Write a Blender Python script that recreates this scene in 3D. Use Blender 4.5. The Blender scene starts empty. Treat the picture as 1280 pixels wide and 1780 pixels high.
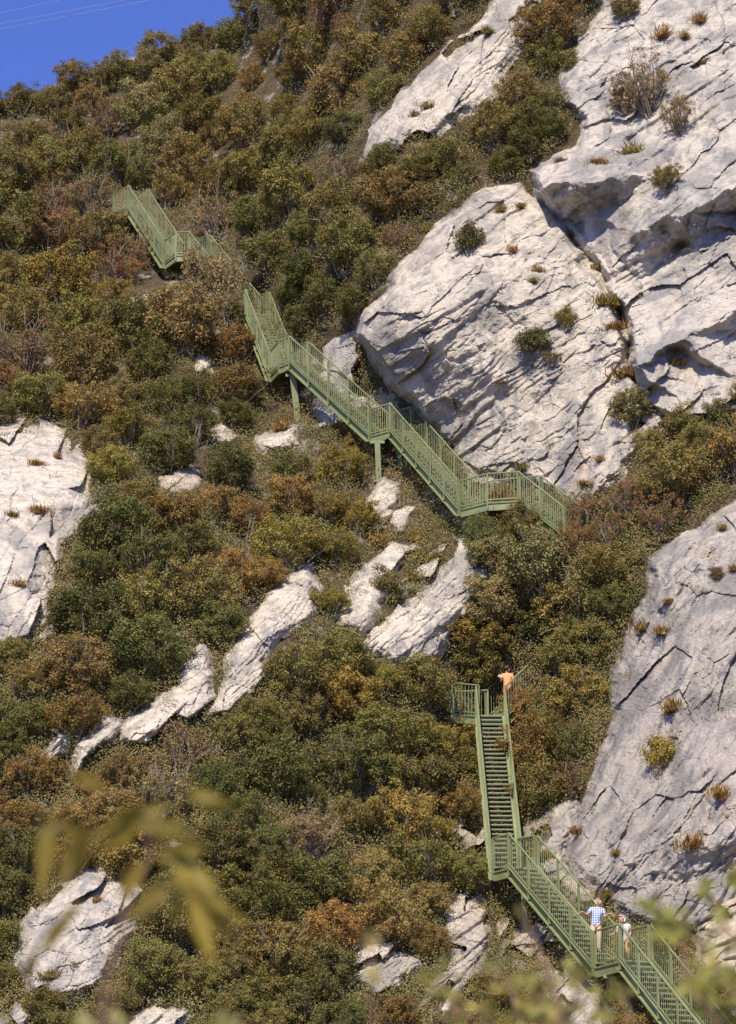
import bpy, bmesh, math, random
import numpy as np
from mathutils import Vector, geometry
random.seed(7)
rng = np.random.default_rng(11)
scene = bpy.context.scene
COL = scene.collection
# ------------------------------------------------------------------ camera maths
F, PITCH, CU, CV = 4950.0, math.radians(16.0), 640.0, 890.0
CP, SP = math.cos(PITCH), math.sin(PITCH)

def PT(u, v, y):
    """world point(s) seen at photo pixel (u, v) at horizontal distance y"""
    a = (np.asarray(u, float) - CU) / F
    b = (CV - np.asarray(v, float)) / F
    t = y / (CP - b * SP)
    return np.stack(np.broadcast_arrays(a * t, y, (SP + b * CP) * t), -1)

def PX(p):
    f = p[1] * CP + p[2] * SP
    w = -p[1] * SP + p[2] * CP
    return CU + F * p[0] / f, CV - F * w / f

def V3(a):
    return Vector((float(a[0]), float(a[1]), float(a[2])))

# ------------------------------------------------------------------ object helpers
def tag(o, label, cat, group=None):
    o['label'] = label
    o['category'] = cat
    if group:
        o['group'] = group
    return o

def empty(name, loc):
    o = bpy.data.objects.new(name, None)
    o.empty_display_size = 0.2
    o.location = loc
    COL.objects.link(o)
    return o

def link(name, me, parent=None):
    o = bpy.data.objects.new(name, me)
    COL.objects.link(o)
    if parent is not None:
        o.parent = parent
    return o

def mesh_np(name, verts, faces, mat, attr=None, smooth=False):
    verts = np.ascontiguousarray(verts, dtype=np.float32)
    faces = np.ascontiguousarray(faces, dtype=np.int32)
    k = faces.shape[1]
    me = bpy.data.meshes.new(name)
    me.vertices.add(len(verts))
    me.vertices.foreach_set('co', verts.ravel())
    me.loops.add(faces.size)
    me.loops.foreach_set('vertex_index', faces.ravel())
    me.polygons.add(len(faces))
    me.polygons.foreach_set('loop_start', np.arange(0, faces.size, k, dtype=np.int32))
    if attr is not None:
        a = me.attributes.new('tone', 'FLOAT', 'FACE')
        a.data.foreach_set('value', np.ascontiguousarray(attr, dtype=np.float32))
    me.update(calc_edges=True)
    me.polygons.foreach_set('use_smooth', np.full(len(faces), bool(smooth)))
    if mat:
        me.materials.append(mat)
    return me

class MB:
    """collects bars, boxes and tubes, links them as one mesh"""
    def __init__(s):
        s.v, s.f = [], []
    def quadbox(s, pts):
        b = len(s.v)
        s.v += [tuple(p) for p in pts]
        for q in ((0, 3, 2, 1), (4, 5, 6, 7), (0, 1, 5, 4), (1, 2, 6, 5), (2, 3, 7, 6), (3, 0, 4, 7)):
            s.f.append(tuple(b + i for i in q))
    def bar(s, a, b, w, h=None, up=Vector((0, 0, 1))):
        h = h or w
        a, b = Vector(a), Vector(b)
        d = (b - a).normalized()
        x = d.cross(up)
        if x.length < 1e-4:
            x = d.cross(Vector((0, 1, 0)))
        x.normalize()
        z = x.cross(d).normalized()
        x, z = x * (w / 2), z * (h / 2)
        s.quadbox([a - x - z, a + x - z, a + x + z, a - x + z, b - x - z, b + x - z, b + x + z, b - x + z])
    def tube(s, pts, rad, n=6):
        pts = [Vector(p) for p in pts]
        b0 = len(s.v)
        ref = Vector((0.31, 0.2, 0.93))
        for i, p in enumerate(pts):
            d = (pts[min(i + 1, len(pts) - 1)] - pts[max(i - 1, 0)]).normalized()
            x = d.cross(ref)
            if x.length < 0.05:
                x = d.cross(Vector((1, 0, 0)))
            x.normalize()
            y = d.cross(x)
            r = rad[i] if hasattr(rad, '__len__') else rad
            for k in range(n):
                a = 2 * math.pi * k / n
                s.v.append(tuple(p + (x * math.cos(a) + y * math.sin(a)) * r))
        for i in range(len(pts) - 1):
            for k in range(n):
                k2 = (k + 1) % n
                s.f.append((b0 + i * n + k, b0 + i * n + k2, b0 + (i + 1) * n + k2, b0 + (i + 1) * n + k))
        s.f.append(tuple(b0 + k for k in reversed(range(n))))
        e = b0 + (len(pts) - 1) * n
        s.f.append(tuple(e + k for k in range(n)))
    def prism(s, poly, z0, z1):
        b, n = len(s.v), len(poly)
        for z in (z0, z1):
            s.v += [(p[0], p[1], z) for p in poly]
        s.f.append(tuple(b + i for i in reversed(range(n))))
        s.f.append(tuple(b + n + i for i in range(n)))
        for i in range(n):
            j = (i + 1) % n
            s.f.append((b + i, b + j, b + n + j, b + n + i))
    def mesh(s, name, mat):
        me = bpy.data.meshes.new(name)
        me.from_pydata(s.v, [], s.f)
        bm = bmesh.new()
        bm.from_mesh(me)
        bmesh.ops.recalc_face_normals(bm, faces=bm.faces)
        bm.to_mesh(me)
        bm.free()
        me.materials.append(mat)
        return me
    def build(s, name, mat, parent=None, origin=None):
        if origin is not None:
            ox, oy, oz = origin
            s.v = [(p[0] - ox, p[1] - oy, p[2] - oz) for p in s.v]
        return link(name, s.mesh(name, mat), parent)

# ------------------------------------------------------------------ numpy noise
def _h(ix, iy, seed):
    n = (ix.astype(np.int64) * 374761393 + iy.astype(np.int64) * 668265263 + seed * 1442695041) & 0x7fffffff
    n = ((n ^ (n >> 13)) * 1274126177) & 0x7fffffff
    n = ((n ^ (n >> 16)) * 2246822519) & 0x7fffffff
    return ((n ^ (n >> 15)) & 0xffffff) / float(0xffffff)

def vnoise(x, y, seed):
    ix, iy = np.floor(x), np.floor(y)
    fx, fy = x - ix, y - iy
    fx = fx * fx * fx * (fx * (fx * 6 - 15) + 10)
    fy = fy * fy * fy * (fy * (fy * 6 - 15) + 10)
    a, b = _h(ix, iy, seed), _h(ix + 1, iy, seed)
    c, d = _h(ix, iy + 1, seed), _h(ix + 1, iy + 1, seed)
    return (a + (b - a) * fx) * (1 - fy) + (c + (d - c) * fx) * fy - 0.5

def fbm(x, y, seed, octs=4, gain=0.5):
    t, a = 0.0, 1.0
    for o in range(octs):
        t = t + a * vnoise(x, y, seed + o * 17)
        x, y = x * 2.03 + 5.1, y * 2.03 + 1.7
        a *= gain
    return t

def facets(x, y, seed, grad=1.0, step=0.6):
    """random tilted plane per cell: blocks, ledges, cracks. returns height and crack distance"""
    ix, iy = np.floor(x), np.floor(y)
    best = np.full(x.shape, 9.0)
    second = np.full(x.shape, 9.0)
    val = np.zeros(x.shape)
    for dx in (-1, 0, 1):
        for dy in (-1, 0, 1):
            cx, cy = ix + dx, iy + dy
            px, py = cx + _h(cx, cy, seed), cy + _h(cx, cy, seed + 1)
            d = np.hypot(x - px, y - py)
            pl = (step * (_h(cx, cy, seed + 2) - 0.5) + grad * (_h(cx, cy, seed + 3) - 0.5) * (x - px)
                  + grad * (_h(cx, cy, seed + 4) - 0.4) * (y - py))
            m = d < best
            second = np.where(m, best, np.minimum(second, d))
            val = np.where(m, pl, val)
            best = np.where(m, d, best)
    return val, second - best

def sstep(a, b, x):
    t = np.clip((x - a) / (b - a), 0, 1)
    return t * t * (3 - 2 * t)

# ------------------------------------------------------------------ materials
def new_mat(name):
    m = bpy.data.materials.new(name)
    m.use_nodes = True
    nt = m.node_tree
    return m, nt, nt.nodes['Principled BSDF']

def nd(nt, typ, **kw):
    n = nt.nodes.new(typ)
    for k, v in kw.items():
        setattr(n, k, v)
    return n

def noise_node(nt, vec, scale, detail=6, rough=0.6, dist=0.0):
    n = nd(nt, 'ShaderNodeTexNoise')
    n.inputs['Scale'].default_value = scale
    n.inputs['Detail'].default_value = detail
    n.inputs['Roughness'].default_value = rough
    n.inputs['Distortion'].default_value = dist
    nt.links.new(vec, n.inputs['Vector'])
    return n.outputs['Fac']

def ramp(nt, fac, stops):
    r = nd(nt, 'ShaderNodeValToRGB')
    e = r.color_ramp.elements
    while len(e) < len(stops):
        e.new(0.5)
    for i, (p, c) in enumerate(stops):
        e[i].position = p
        e[i].color = (c[0], c[1], c[2], 1) if hasattr(c, '__len__') else (c, c, c, 1)
    nt.links.new(fac, r.inputs['Fac'])
    return r.outputs['Color']

def mix(nt, fac, a, b, mode='MIX'):
    m = nd(nt, 'ShaderNodeMix', data_type='RGBA', blend_type=mode)
    for s, v in ((m.inputs[0], fac), (m.inputs[6], a), (m.inputs[7], b)):
        if isinstance(v, bpy.types.NodeSocket):
            nt.links.new(v, s)
        elif hasattr(v, '__len__'):
            s.default_value = (v[0], v[1], v[2], 1)
        else:
            s.default_value = v
    return m.outputs[2]

def plain(name, col, rough=0.7, var=0.0, metal=0.0):
    m, nt, b = new_mat(name)
    b.inputs['Roughness'].default_value = rough
    b.inputs['Metallic'].default_value = metal
    b.inputs['Base Color'].default_value = (*col, 1)
    if var:
        tc = nd(nt, 'ShaderNodeTexCoord')
        n = noise_node(nt, tc.outputs['Object'], 6.0, 5)
        c = ramp(nt, n, [(0.25, [x * (1 - var) for x in col]), (0.75, [min(1, x * (1 + var)) for x in col])])
        nt.links.new(c, b.inputs['Base Color'])
    return m

def rock_material():
    m, nt, b = new_mat('limestone')
    b.inputs['Roughness'].default_value = 0.92
    b.inputs['Specular IOR Level'].default_value = 0.15
    tc = nd(nt, 'ShaderNodeTexCoord')
    geo = nd(nt, 'ShaderNodeNewGeometry')
    pos = geo.outputs['Position']
    big = noise_node(nt, pos, 0.35, 5, 0.6, 0.6)
    med = noise_node(nt, pos, 1.6, 8, 0.68, 0.8)
    fine = noise_node(nt, pos, 9.0, 8, 0.75)
    base = ramp(nt, med, [(0.28, (0.30, 0.277, 0.24)), (0.42, (0.52, 0.485, 0.425)), (0.7, (0.64, 0.60, 0.53))])
    grey = ramp(nt, fine, [(0.3, (0.205, 0.20, 0.195)), (0.7, (0.375, 0.365, 0.35))])
    c = mix(nt, ramp(nt, big, [(0.49, 0.0), (0.6, 0.85)]), base, grey)
    # vertical run-off streaks, blue grey and ochre
    mp = nd(nt, 'ShaderNodeMapping')
    mp.inputs['Scale'].default_value = (1.6, 1.6, 0.16)
    nt.links.new(pos, mp.inputs['Vector'])
    st = noise_node(nt, mp.outputs['Vector'], 1.4, 5, 0.6, 0.4)
    c = mix(nt, ramp(nt, st, [(0.50, 0.0), (0.64, 0.72)]), c, (0.235, 0.24, 0.25))
    oc = noise_node(nt, mp.outputs['Vector'], 0.9, 6, 0.7, 1.0)
    c = mix(nt, ramp(nt, oc, [(0.56, 0.0), (0.72, 0.6)]), c, (0.46, 0.33, 0.19))
    # thin dark joints along the bedding
    mp3 = nd(nt, 'ShaderNodeMapping')
    mp3.inputs['Rotation'].default_value = (0, math.radians(38), 0)
    mp3.inputs['Scale'].default_value = (0.35, 1.0, 1.5)
    nt.links.new(pos, mp3.inputs['Vector'])
    jn = noise_node(nt, mp3.outputs['Vector'], 1.1, 7, 0.62, 0.5)
    jm = noise_node(nt, pos, 0.8, 3, 0.5)
    jl = ramp(nt, jn, [(0.485, 0.0), (0.5, 1.0), (0.515, 0.0)])
    jl = mix(nt, 1.0, jl, ramp(nt, jm, [(0.45, 0.0), (0.6, 0.85)]), 'MULTIPLY')
    c = mix(nt, jl, c, (0.13, 0.12, 0.115))
    fg = noise_node(nt, mp3.outputs['Vector'], 14.0, 8, 0.8, 0.3)
    c = mix(nt, 1.0, c, ramp(nt, fg, [(0.3, 0.80), (0.5, 1.0), (0.7, 1.08)]), 'MULTIPLY')
    # lichen specks and soil in the pores
    sp = noise_node(nt, pos, 5.0, 9, 0.8, 0.3)
    c = mix(nt, ramp(nt, sp, [(0.58, 0.0), (0.67, 0.7)]), c, (0.13, 0.12, 0.10))
    oi = nd(nt, 'ShaderNodeObjectInfo')
    c = mix(nt, 1.0, c, oi.outputs['Color'], 'MULTIPLY')
    nt.links.new(c, b.inputs['Base Color'])
    # bump: stretched along the bedding
    mp2 = nd(nt, 'ShaderNodeMapping')
    mp2.inputs['Rotation'].default_value = (0, math.radians(40), 0)
    mp2.inputs['Scale'].default_value = (0.9, 1.5, 3.2)
    nt.links.new(pos, mp2.inputs['Vector'])
    b1 = noise_node(nt, mp2.outputs['Vector'], 4.2, 10, 0.75, 0.5)
    vo = nd(nt, 'ShaderNodeTexVoronoi', feature='DISTANCE_TO_EDGE')
    vo.inputs['Scale'].default_value = 0.75
    wq = nd(nt, 'ShaderNodeVectorMath', operation='ADD')
    nz = nd(nt, 'ShaderNodeTexNoise')
    nz.inputs['Scale'].default_value = 1.3
    nz.inputs['Detail'].default_value = 6
    nt.links.new(mp2.outputs['Vector'], nz.inputs['Vector'])
    nt.links.new(mp2.outputs['Vector'], wq.inputs[0])
    nt.links.new(nz.outputs['Color'], wq.inputs[1])
    nt.links.new(wq.outputs['Vector'], vo.inputs['Vector'])
    crack = ramp(nt, vo.outputs['Distance'], [(0.0, 0.0), (0.02, 1.0)])
    cm = noise_node(nt, pos, 0.5, 3, 0.5)
    crack = mix(nt, ramp(nt, cm, [(0.48, 0.0), (0.6, 1.0)]), (1, 1, 1), crack)
    add = nd(nt, 'ShaderNodeMath', operation='MULTIPLY_ADD')
    nt.links.new(crack, add.inputs[0])
    add.inputs[1].default_value = 0.10
    nt.links.new(b1, add.inputs[2])
    bp = nd(nt, 'ShaderNodeBump')
    bp.inputs['Strength'].default_value = 0.7
    bp.inputs['Distance'].default_value = 0.17
    nt.links.new(add.outputs[0], bp.inputs['Height'])
    nt.links.new(bp.outputs['Normal'], b.inputs['Normal'])
    return m

def soil_material():
    m, nt, b = new_mat('hillside_soil')
    b.inputs['Roughness'].default_value = 0.95
    geo = nd(nt, 'ShaderNodeNewGeometry')
    pos = geo.outputs['Position']
    mp = nd(nt, 'ShaderNodeMapping')
    mp.inputs['Scale'].default_value = (1, 0.5, 1)
    nt.links.new(pos, mp.inputs['Vector'])
    a = noise_node(nt, mp.outputs['Vector'], 0.9, 8, 0.7, 0.0)
    f = noise_node(nt, pos, 7.0, 8, 0.75)
    earth = ramp(nt, f, [(0.3, (0.035, 0.027, 0.014)), (0.7, (0.15, 0.105, 0.05))])
    stone = ramp(nt, f, [(0.3, (0.22, 0.20, 0.18)), (0.65, (0.50, 0.47, 0.43))])
    c = mix(nt, ramp(nt, a, [(0.57, 0.0), (0.63, 0.9)]), earth, stone)
    nt.links.new(c, b.inputs['Base Color'])
    bp = nd(nt, 'ShaderNodeBump')
    bp.inputs['Strength'].default_value = 0.9
    bp.inputs['Distance'].default_value = 0.2
    nt.links.new(f, bp.inputs['Height'])
    nt.links.new(bp.outputs['Normal'], b.inputs['Normal'])
    return m

def leaf_material(name, use_obj=True, col=(0.1, 0.1, 0.03), trans=0.22):
    m, nt, b = new_mat(name)
    b.inputs['Roughness'].default_value = 0.5
    b.inputs['Specular IOR Level'].default_value = 0.25
    at = nd(nt, 'ShaderNodeAttribute', attribute_name='tone')
    k = ramp(nt, at.outputs['Fac'], [(0.0, (0.55, 0.55, 0.55)), (0.55, (1.0, 1.0, 1.0)), (0.85, (1.4, 1.38, 1.35)), (1.0, (1.9, 1.8, 1.8))])
    if use_obj:
        oi = nd(nt, 'ShaderNodeObjectInfo')
        base = oi.outputs['Color']
        # leaves turning: some sprays browner than the rest
        tc = nd(nt, 'ShaderNodeTexCoord')
        n = noise_node(nt, tc.outputs['Object'], 2.2, 3, 0.6)
        tint = ramp(nt, n, [(0.36, (0.93, 1.03, 0.9)), (0.5, (1.0, 1.0, 1.0)), (0.66, (1.12, 0.97, 0.9))])
        base = mix(nt, 1.0, base, tint, 'MULTIPLY')
    else:
        base = col
    c = mix(nt, 1.0, base, k, 'MULTIPLY')
    nt.links.new(c, b.inputs['Base Color'])
    tr = nd(nt, 'ShaderNodeBsdfTranslucent')
    tcol = mix(nt, 1.0, c, (1.15, 1.05, 0.5), 'MULTIPLY')
    nt.links.new(tcol, tr.inputs['Color'])
    ms = nd(nt, 'ShaderNodeMixShader')
    ms.inputs['Fac'].default_value = trans
    out = nt.nodes['Material Output']
    nt.links.new(b.outputs['BSDF'], ms.inputs[1])
    nt.links.new(tr.outputs['BSDF'], ms.inputs[2])
    nt.links.new(ms.outputs['Shader'], out.inputs['Surface'])
    return m

def plaid_material():
    m, nt, b = new_mat('plaid_cotton')
    b.inputs['Roughness'].default_value = 0.9
    tc = nd(nt, 'ShaderNodeTexCoord')
    cols = []
    for ax in ('X', 'Z'):
        w = nd(nt, 'ShaderNodeTexWave', wave_type='BANDS', bands_direction=ax)
        w.inputs['Scale'].default_value = 4.2
        nt.links.new(tc.outputs['Object'], w.inputs['Vector'])
        cols.append(ramp(nt, w.outputs['Fac'], [(0.4, (0.42, 0.50, 0.80)), (0.6, (1, 1, 1))]))
    c = mix(nt, 1.0, cols[0], cols[1], 'MULTIPLY')
    c = mix(nt, 1.0, c, (0.78, 0.80, 0.88), 'MULTIPLY')
    nt.links.new(c, b.inputs['Base Color'])
    return m

def paint_material():
    m, nt, b = new_mat('green_painted_steel')
    b.inputs['Roughness'].default_value = 0.5
    geo = nd(nt, 'ShaderNodeNewGeometry')
    n = noise_node(nt, geo.outputs['Position'], 3.0, 7, 0.7)
    c = ramp(nt, n, [(0.3, (0.150, 0.178, 0.074)), (0.7, (0.208, 0.240, 0.106))])
    fd = noise_node(nt, geo.outputs['Position'], 0.8, 4, 0.6)
    c = mix(nt, ramp(nt, fd, [(0.45, 0.0), (0.65, 0.55)]), c, (0.255, 0.29, 0.155))
    n2 = noise_node(nt, geo.outputs['Position'], 8.0, 8, 0.85)
    c = mix(nt, ramp(nt, n2, [(0.57, 0.0), (0.68, 0.65)]), c, (0.17, 0.12, 0.065))
    nt.links.new(c, b.inputs['Base Color'])
    return m

M_ROCK = rock_material()
M_SOIL = soil_material()
M_LEAF = leaf_material('shrub_leaves')
M_COVER = leaf_material('undergrowth_leaves')
M_GRASS = leaf_material('dry_grass')
M_BARK = plain('grey_bark', (0.20, 0.165, 0.125), 0.9, 0.3)
M_PAINT = paint_material()
M_TREAD = plain('worn_tread_steel', (0.25, 0.275, 0.165), 0.5, 0.15)
M_SKIN = plain('sunlit_skin', (0.46, 0.26, 0.17), 0.6, 0.06)
M_FOREST = leaf_material('foreground_leaves', trans=0.35)

# ------------------------------------------------------------------ staircase layout (path solved in 3-D)
def elev_ratio(u, v):
    p = PT(u, v, 1.0)
    return p[2]

def on_ray_at_z(u, v, z):
    y = z / elev_ratio(u, v)
    return PT(u, v, y)

def solve_flight(A, u, v, slope, away=True):
    """far end of a flight that starts at A, is seen ending at pixel (u, v) and climbs at `slope` degrees"""
    t = math.tan(math.radians(slope))
    def g(y):
        p = PT(u, v, y)
        return abs(p[2] - A[2]) - t * math.hypot(p[0] - A[0], p[1] - A[1])
    ys = np.linspace(A[1], A[1] + (25 if away else -25), 900)
    prev = g(ys[0])
    for a, b in zip(ys[:-1], ys[1:]):
        cur = g(b)
        if prev > 0 >= cur:
            return PT(u, v, (a + b) / 2)
        prev = cur
    best = min(ys, key=lambda q: abs(g(q)))
    return PT(u, v, best)

Y_START = 90.0
L1a = PT(1083, 1669, Y_START)
zL1 = L1a[2]
L1b = on_ray_at_z(1035, 1681, zL1)
F1b = solve_flight(L1a, 1257, 1893, 37, away=False)      # lower end, below the frame
F2t = solve_flight(L1b, 889, 1507, 37)
L2a = F2t
L2b = on_ray_at_z(858, 1515, L2a[2])
F3t = solve_flight(L2b, 833, 1244, 47)
L3z = F3t[2]
L4m = PT(848, 873, 106.2)
L4z = L4m[2]
L4r = on_ray_at_z(905, 869.5, L4z)
L4l = on_ray_at_z(801, 885, L4z)
F5b = solve_flight(L4r, 985, 933, 37, away=False)
F6t = solve_flight(L4l, 681, 747, 42)
L5b = on_ray_at_z(645, 757, F6t[2])
F7t = solve_flight(L5b, 506, 629, 42)
L6m = on_ray_at_z(485, 637, F7t[2])
L6b = on_ray_at_z(471, 653, F7t[2])
F8t = solve_flight(L6b, 430, 545, 48)
L7b = on_ray_at_z(417, 550, F8t[2])
F9t = solve_flight(L7b, 331, 442, 42)
L8m = on_ray_at_z(306, 443, F9t[2])
L8b = on_ray_at_z(287, 457, F9t[2])
F10t = solve_flight(L8b, 225, 360, 48)
L9b = on_ray_at_z(197, 376, F10t[2])
for nm, p in (('L1b', L1b), ('F1b', F1b), ('F2t', F2t), ('L2b', L2b), ('F3t', F3t), ('F5b', F5b), ('F6t', F6t), ('L5b', L5b), ('F7t', F7t),
              ('L6b', L6b), ('F8t', F8t), ('L7b', L7b), ('F9t', F9t), ('L8b', L8b), ('F10t', F10t), ('L9b', L9b)):
    print(nm, np.round(p, 2))
STAIR_PTS = [F1b, L1a, L1b, F2t, L2b, F3t, L4r, L4m, L4l, F6t, L5b, F7t, L6b, F8t, L7b, F9t, L8b, F10t, L9b, F5b]

# ------------------------------------------------------------------ hillside depth field
ctrl = []
def mids(A, B, n):
    return [A + (B - A) * t for t in np.linspace(0, 1, n)]
path_low = mids(F1b, L1a, 4) + mids(L1b, F2t, 4) + mids(L2b, F3t, 5)
path_up = mids(F5b, L4r, 3) + [L4m] + mids(L4l, F6t, 4) + mids(L5b, F7t, 4) + mids(L6b, F8t, 3) + mids(L7b, F9t, 3) + mids(L8b, F10t, 3)
for p in path_low + path_up:
    u, v = PX(p)
    ctrl.append((u, v + 25, p[1] + 1.9))
for du in (0,):
    ctrl.append((885 + du, 1262 - du * 0.9, F3t[1] + 1.9 + du * 0.03))
ctrl.append((790, 1275, F3t[1] + 1.3))
ctrl += [(922, 1288, F3t[1] - 0.7), (960, 1268, F3t[1] - 0.9), (905, 1600, F2t[1] + 2.2), (916, 1652, F2t[1] + 1.0), (872, 1640, F2t[1] + 0.9)]
ctrl += [(930, 1060, F3t[1] + 1.6), (850, 1090, F3t[1] + 1.2), (1000, 1120, F3t[1] + .6)]
ctrl += [(340, 510, F9t[1] - 2.6), (290, 520, F9t[1] - 2.0), (400, 570, F8t[1] - 2.2), (870, 935, L4m[1] - 1.3), (940, 950, F5b[1] - 1.0), (1010, 965, F5b[1] - 1.0), (985, 1255, F3t[1] - 0.6)]
yF10 = F10t[1]
ctrl += [(-300, 700, 112), (-300, 1300, 100), (-300, 1800, 92), (0, 900, 104), (0, 1300, 97.5), (0, 1750, 90.5), (150, 1600, 92), (300, 1300, 97),
         (300, 1750, 90), (500, 1500, 95), (550, 1100, 101.5), (300, 900, 104.5), (600, 1780, 90), (700, 1300, 101), (800, 1700, 91), (-300, 1950, 88), (640, 1950, 87),
         (1280, 1300, 96), (1280, 1700, 90), (1600, 1700, 90), (1600, 1000, 99), (1280, 950, 101), (1130, 1050, 102), (1600, 400, 109),
         (1280, 700, 105.5), (1280, 350, 111), (1280, 0, 116), (900, 300, 114.6), (1000, 0, 119), (700, 250, 116), (700, 0, 124), (1600, -100, 119),
         (0, 400, yF10 + 4), (0, 200, yF10 + 14), (-300, 300, yF10 + 12), (230, 150, yF10 + 14), (400, 60, yF10 + 18), (420, 300, yF10 + 2), (600, 450, 115.5), (700, 480, 113.2), (760, 400, 114.5), (850, 640, 110.2), (850, 500, 111.8), (1000, 500, 110.8), (1000, 700, 108.2),
         (700, 560, 111.8), (1500, 1950, 86), (900, -150, 126), (500, -150, 130), (1280, -150, 121)]
ctrl = np.array(ctrl)

def _k(r):
    return r
_d = np.hypot(ctrl[:, None, 0] - ctrl[None, :, 0], ctrl[:, None, 1] - ctrl[None, :, 1]) / 500.0
_n = len(ctrl)
_A = np.zeros((_n + 3, _n + 3))
_A[:_n, :_n] = _k(_d) - np.eye(_n) * 0.03
_P = np.stack([np.ones(_n), ctrl[:, 0] / 500, ctrl[:, 1] / 500], 1)
_A[:_n, _n:] = _P
_A[_n:, :_n] = _P.T
_w = np.linalg.solve(_A, np.concatenate([ctrl[:, 2], np.zeros(3)]))

def base_depth(u, v):
    u, v = np.asarray(u, float), np.asarray(v, float)
    out = _w[_n] + _w[_n + 1] * u / 500 + _w[_n + 2] * v / 500
    for i in range(_n):
        out = out + _w[i] * np.hypot(u - ctrl[i, 0], v - ctrl[i, 1]) / 500.0
    return out

def soil_depth(u, v):
    return base_depth(u, v) + 0.55 * fbm(u / 95.0, v / 95.0, 3, 4) + 0.12 * fbm(u / 22.0, v / 22.0, 9, 3)

def ridge_v(u):
    return np.interp(u, [-420, 0, 120, 200, 290, 395, 520, 700, 1700], [330, 176, 140, 110, 78, 44, -30, -130, -150])

# ---- hillside (one sheet, over the ridge and down to the valley floor)
us = np.arange(-420, 1705, 7.0)
nrow = 270
ss = np.linspace(0, 1, nrow)
U = np.repeat(us[None, :], nrow, 0)
RV = ridge_v(us)[None, :]
Vv = RV + (1960 - RV) * ss[:, None]
YD = soil_depth(U, Vv)
hill = PT(U, Vv, YD)
back = []
for dy, dz in ((70, -60), (26, -12), (10, -2.2), (3.5, -0.2)):
    r = hill[0].copy()
    r[:, 1] += dy
    r[:, 2] += dz
    back.append(r)
front = []
for dy, zt in ((-3, 0.6), (-7, 0.25), (-12, 0.0)):
    r = hill[-1].copy()
    r[:, 1] += dy
    r[:, 2] = r[:, 2] * zt + (-1.75) * (1 - zt)
    front.append(r)
hv = np.concatenate([np.stack(back), hill, np.stack(front)], 0)
R, C = hv.shape[:2]
def grid_faces(R, C):
    i = np.arange(R * C).reshape(R, C)
    return np.stack([i[:-1, :-1].ravel(), i[1:, :-1].ravel(), i[1:, 1:].ravel(), i[:-1, 1:].ravel()], 1)
o = link('hillside', mesh_np('hillside', hv.reshape(-1, 3), grid_faces(R, C), M_SOIL, smooth=True))
o['kind'] = 'structure'
gx, gy = np.meshgrid(np.linspace(-400, 400, 90), np.concatenate([np.linspace(-60, 78, 70), np.linspace(90, 900, 14)]))
gz = -1.9 + 0.25 * fbm(gx / 6, gy / 6, 77, 3)
o = link('ground', mesh_np('ground', np.stack([gx, gy, gz], -1).reshape(-1, 3), grid_faces(*gx.shape)[:, ::-1], M_SOIL, smooth=True))
o['kind'] = 'structure'

# ------------------------------------------------------------------ rock outcrops
STEP = 2.0
def poly_sd(poly, u, v):
    poly = np.array(poly, float)
    d = np.full(u.shape, 1e9)
    ins = np.zeros(u.shape, bool)
    for i in range(len(poly)):
        a, b = poly[i], poly[(i + 1) % len(poly)]
        e = b - a
        t = np.clip(((u - a[0]) * e[0] + (v - a[1]) * e[1]) / max(1e-9, e @ e), 0, 1)
        d = np.minimum(d, np.hypot(u - a[0] - t * e[0], v - a[1] - t * e[1]))
        c = (a[1] > v) != (b[1] > v)
        with np.errstate(divide='ignore', invalid='ignore'):
            xi = (b[0] - a[0]) * (v - a[1]) / (b[1] - a[1]) + a[0]
        ins ^= c & (u < xi)
    return np.where(ins, d, -d)

def cdt_height(pts, u, v):
    co = [Vector((p[0], p[1])) for p in pts]
    vs, es, fs, ov, oe, of = geometry.delaunay_2d_cdt(co, [], [], 0, 1e-3)
    hh = [pts[o_[0]][2] if o_ else 0.0 for o_ in ov]
    out = np.zeros(u.shape)
    done = np.zeros(u.shape, bool)
    for f in fs:
        (x0, y0), (x1, y1), (x2, y2) = [vs[i] for i in f]
        det = (y1 - y2) * (x0 - x2) + (x2 - x1) * (y0 - y2)
        if abs(det) < 1e-9:
            continue
        a = ((y1 - y2) * (u - x2) + (x2 - x1) * (v - y2)) / det
        b = ((y2 - y0) * (u - x2) + (x0 - x2) * (v - y2)) / det
        c = 1 - a - b
        m = (a >= -1e-6) & (b >= -1e-6) & (c >= -1e-6) & ~done
        out[m] = a[m] * hh[f[0]] + b[m] * hh[f[1]] + c[m] * hh[f[2]]
        done |= m
    return out

GU, GV = np.meshgrid(np.arange(-160, 1442, 4.0), np.arange(-140, 1902, 4.0))
H_ALL = np.full(GU.shape, -9.0)      # rock height over the soil, for seating plants
BIG = np.zeros(GU.shape, bool)

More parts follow.
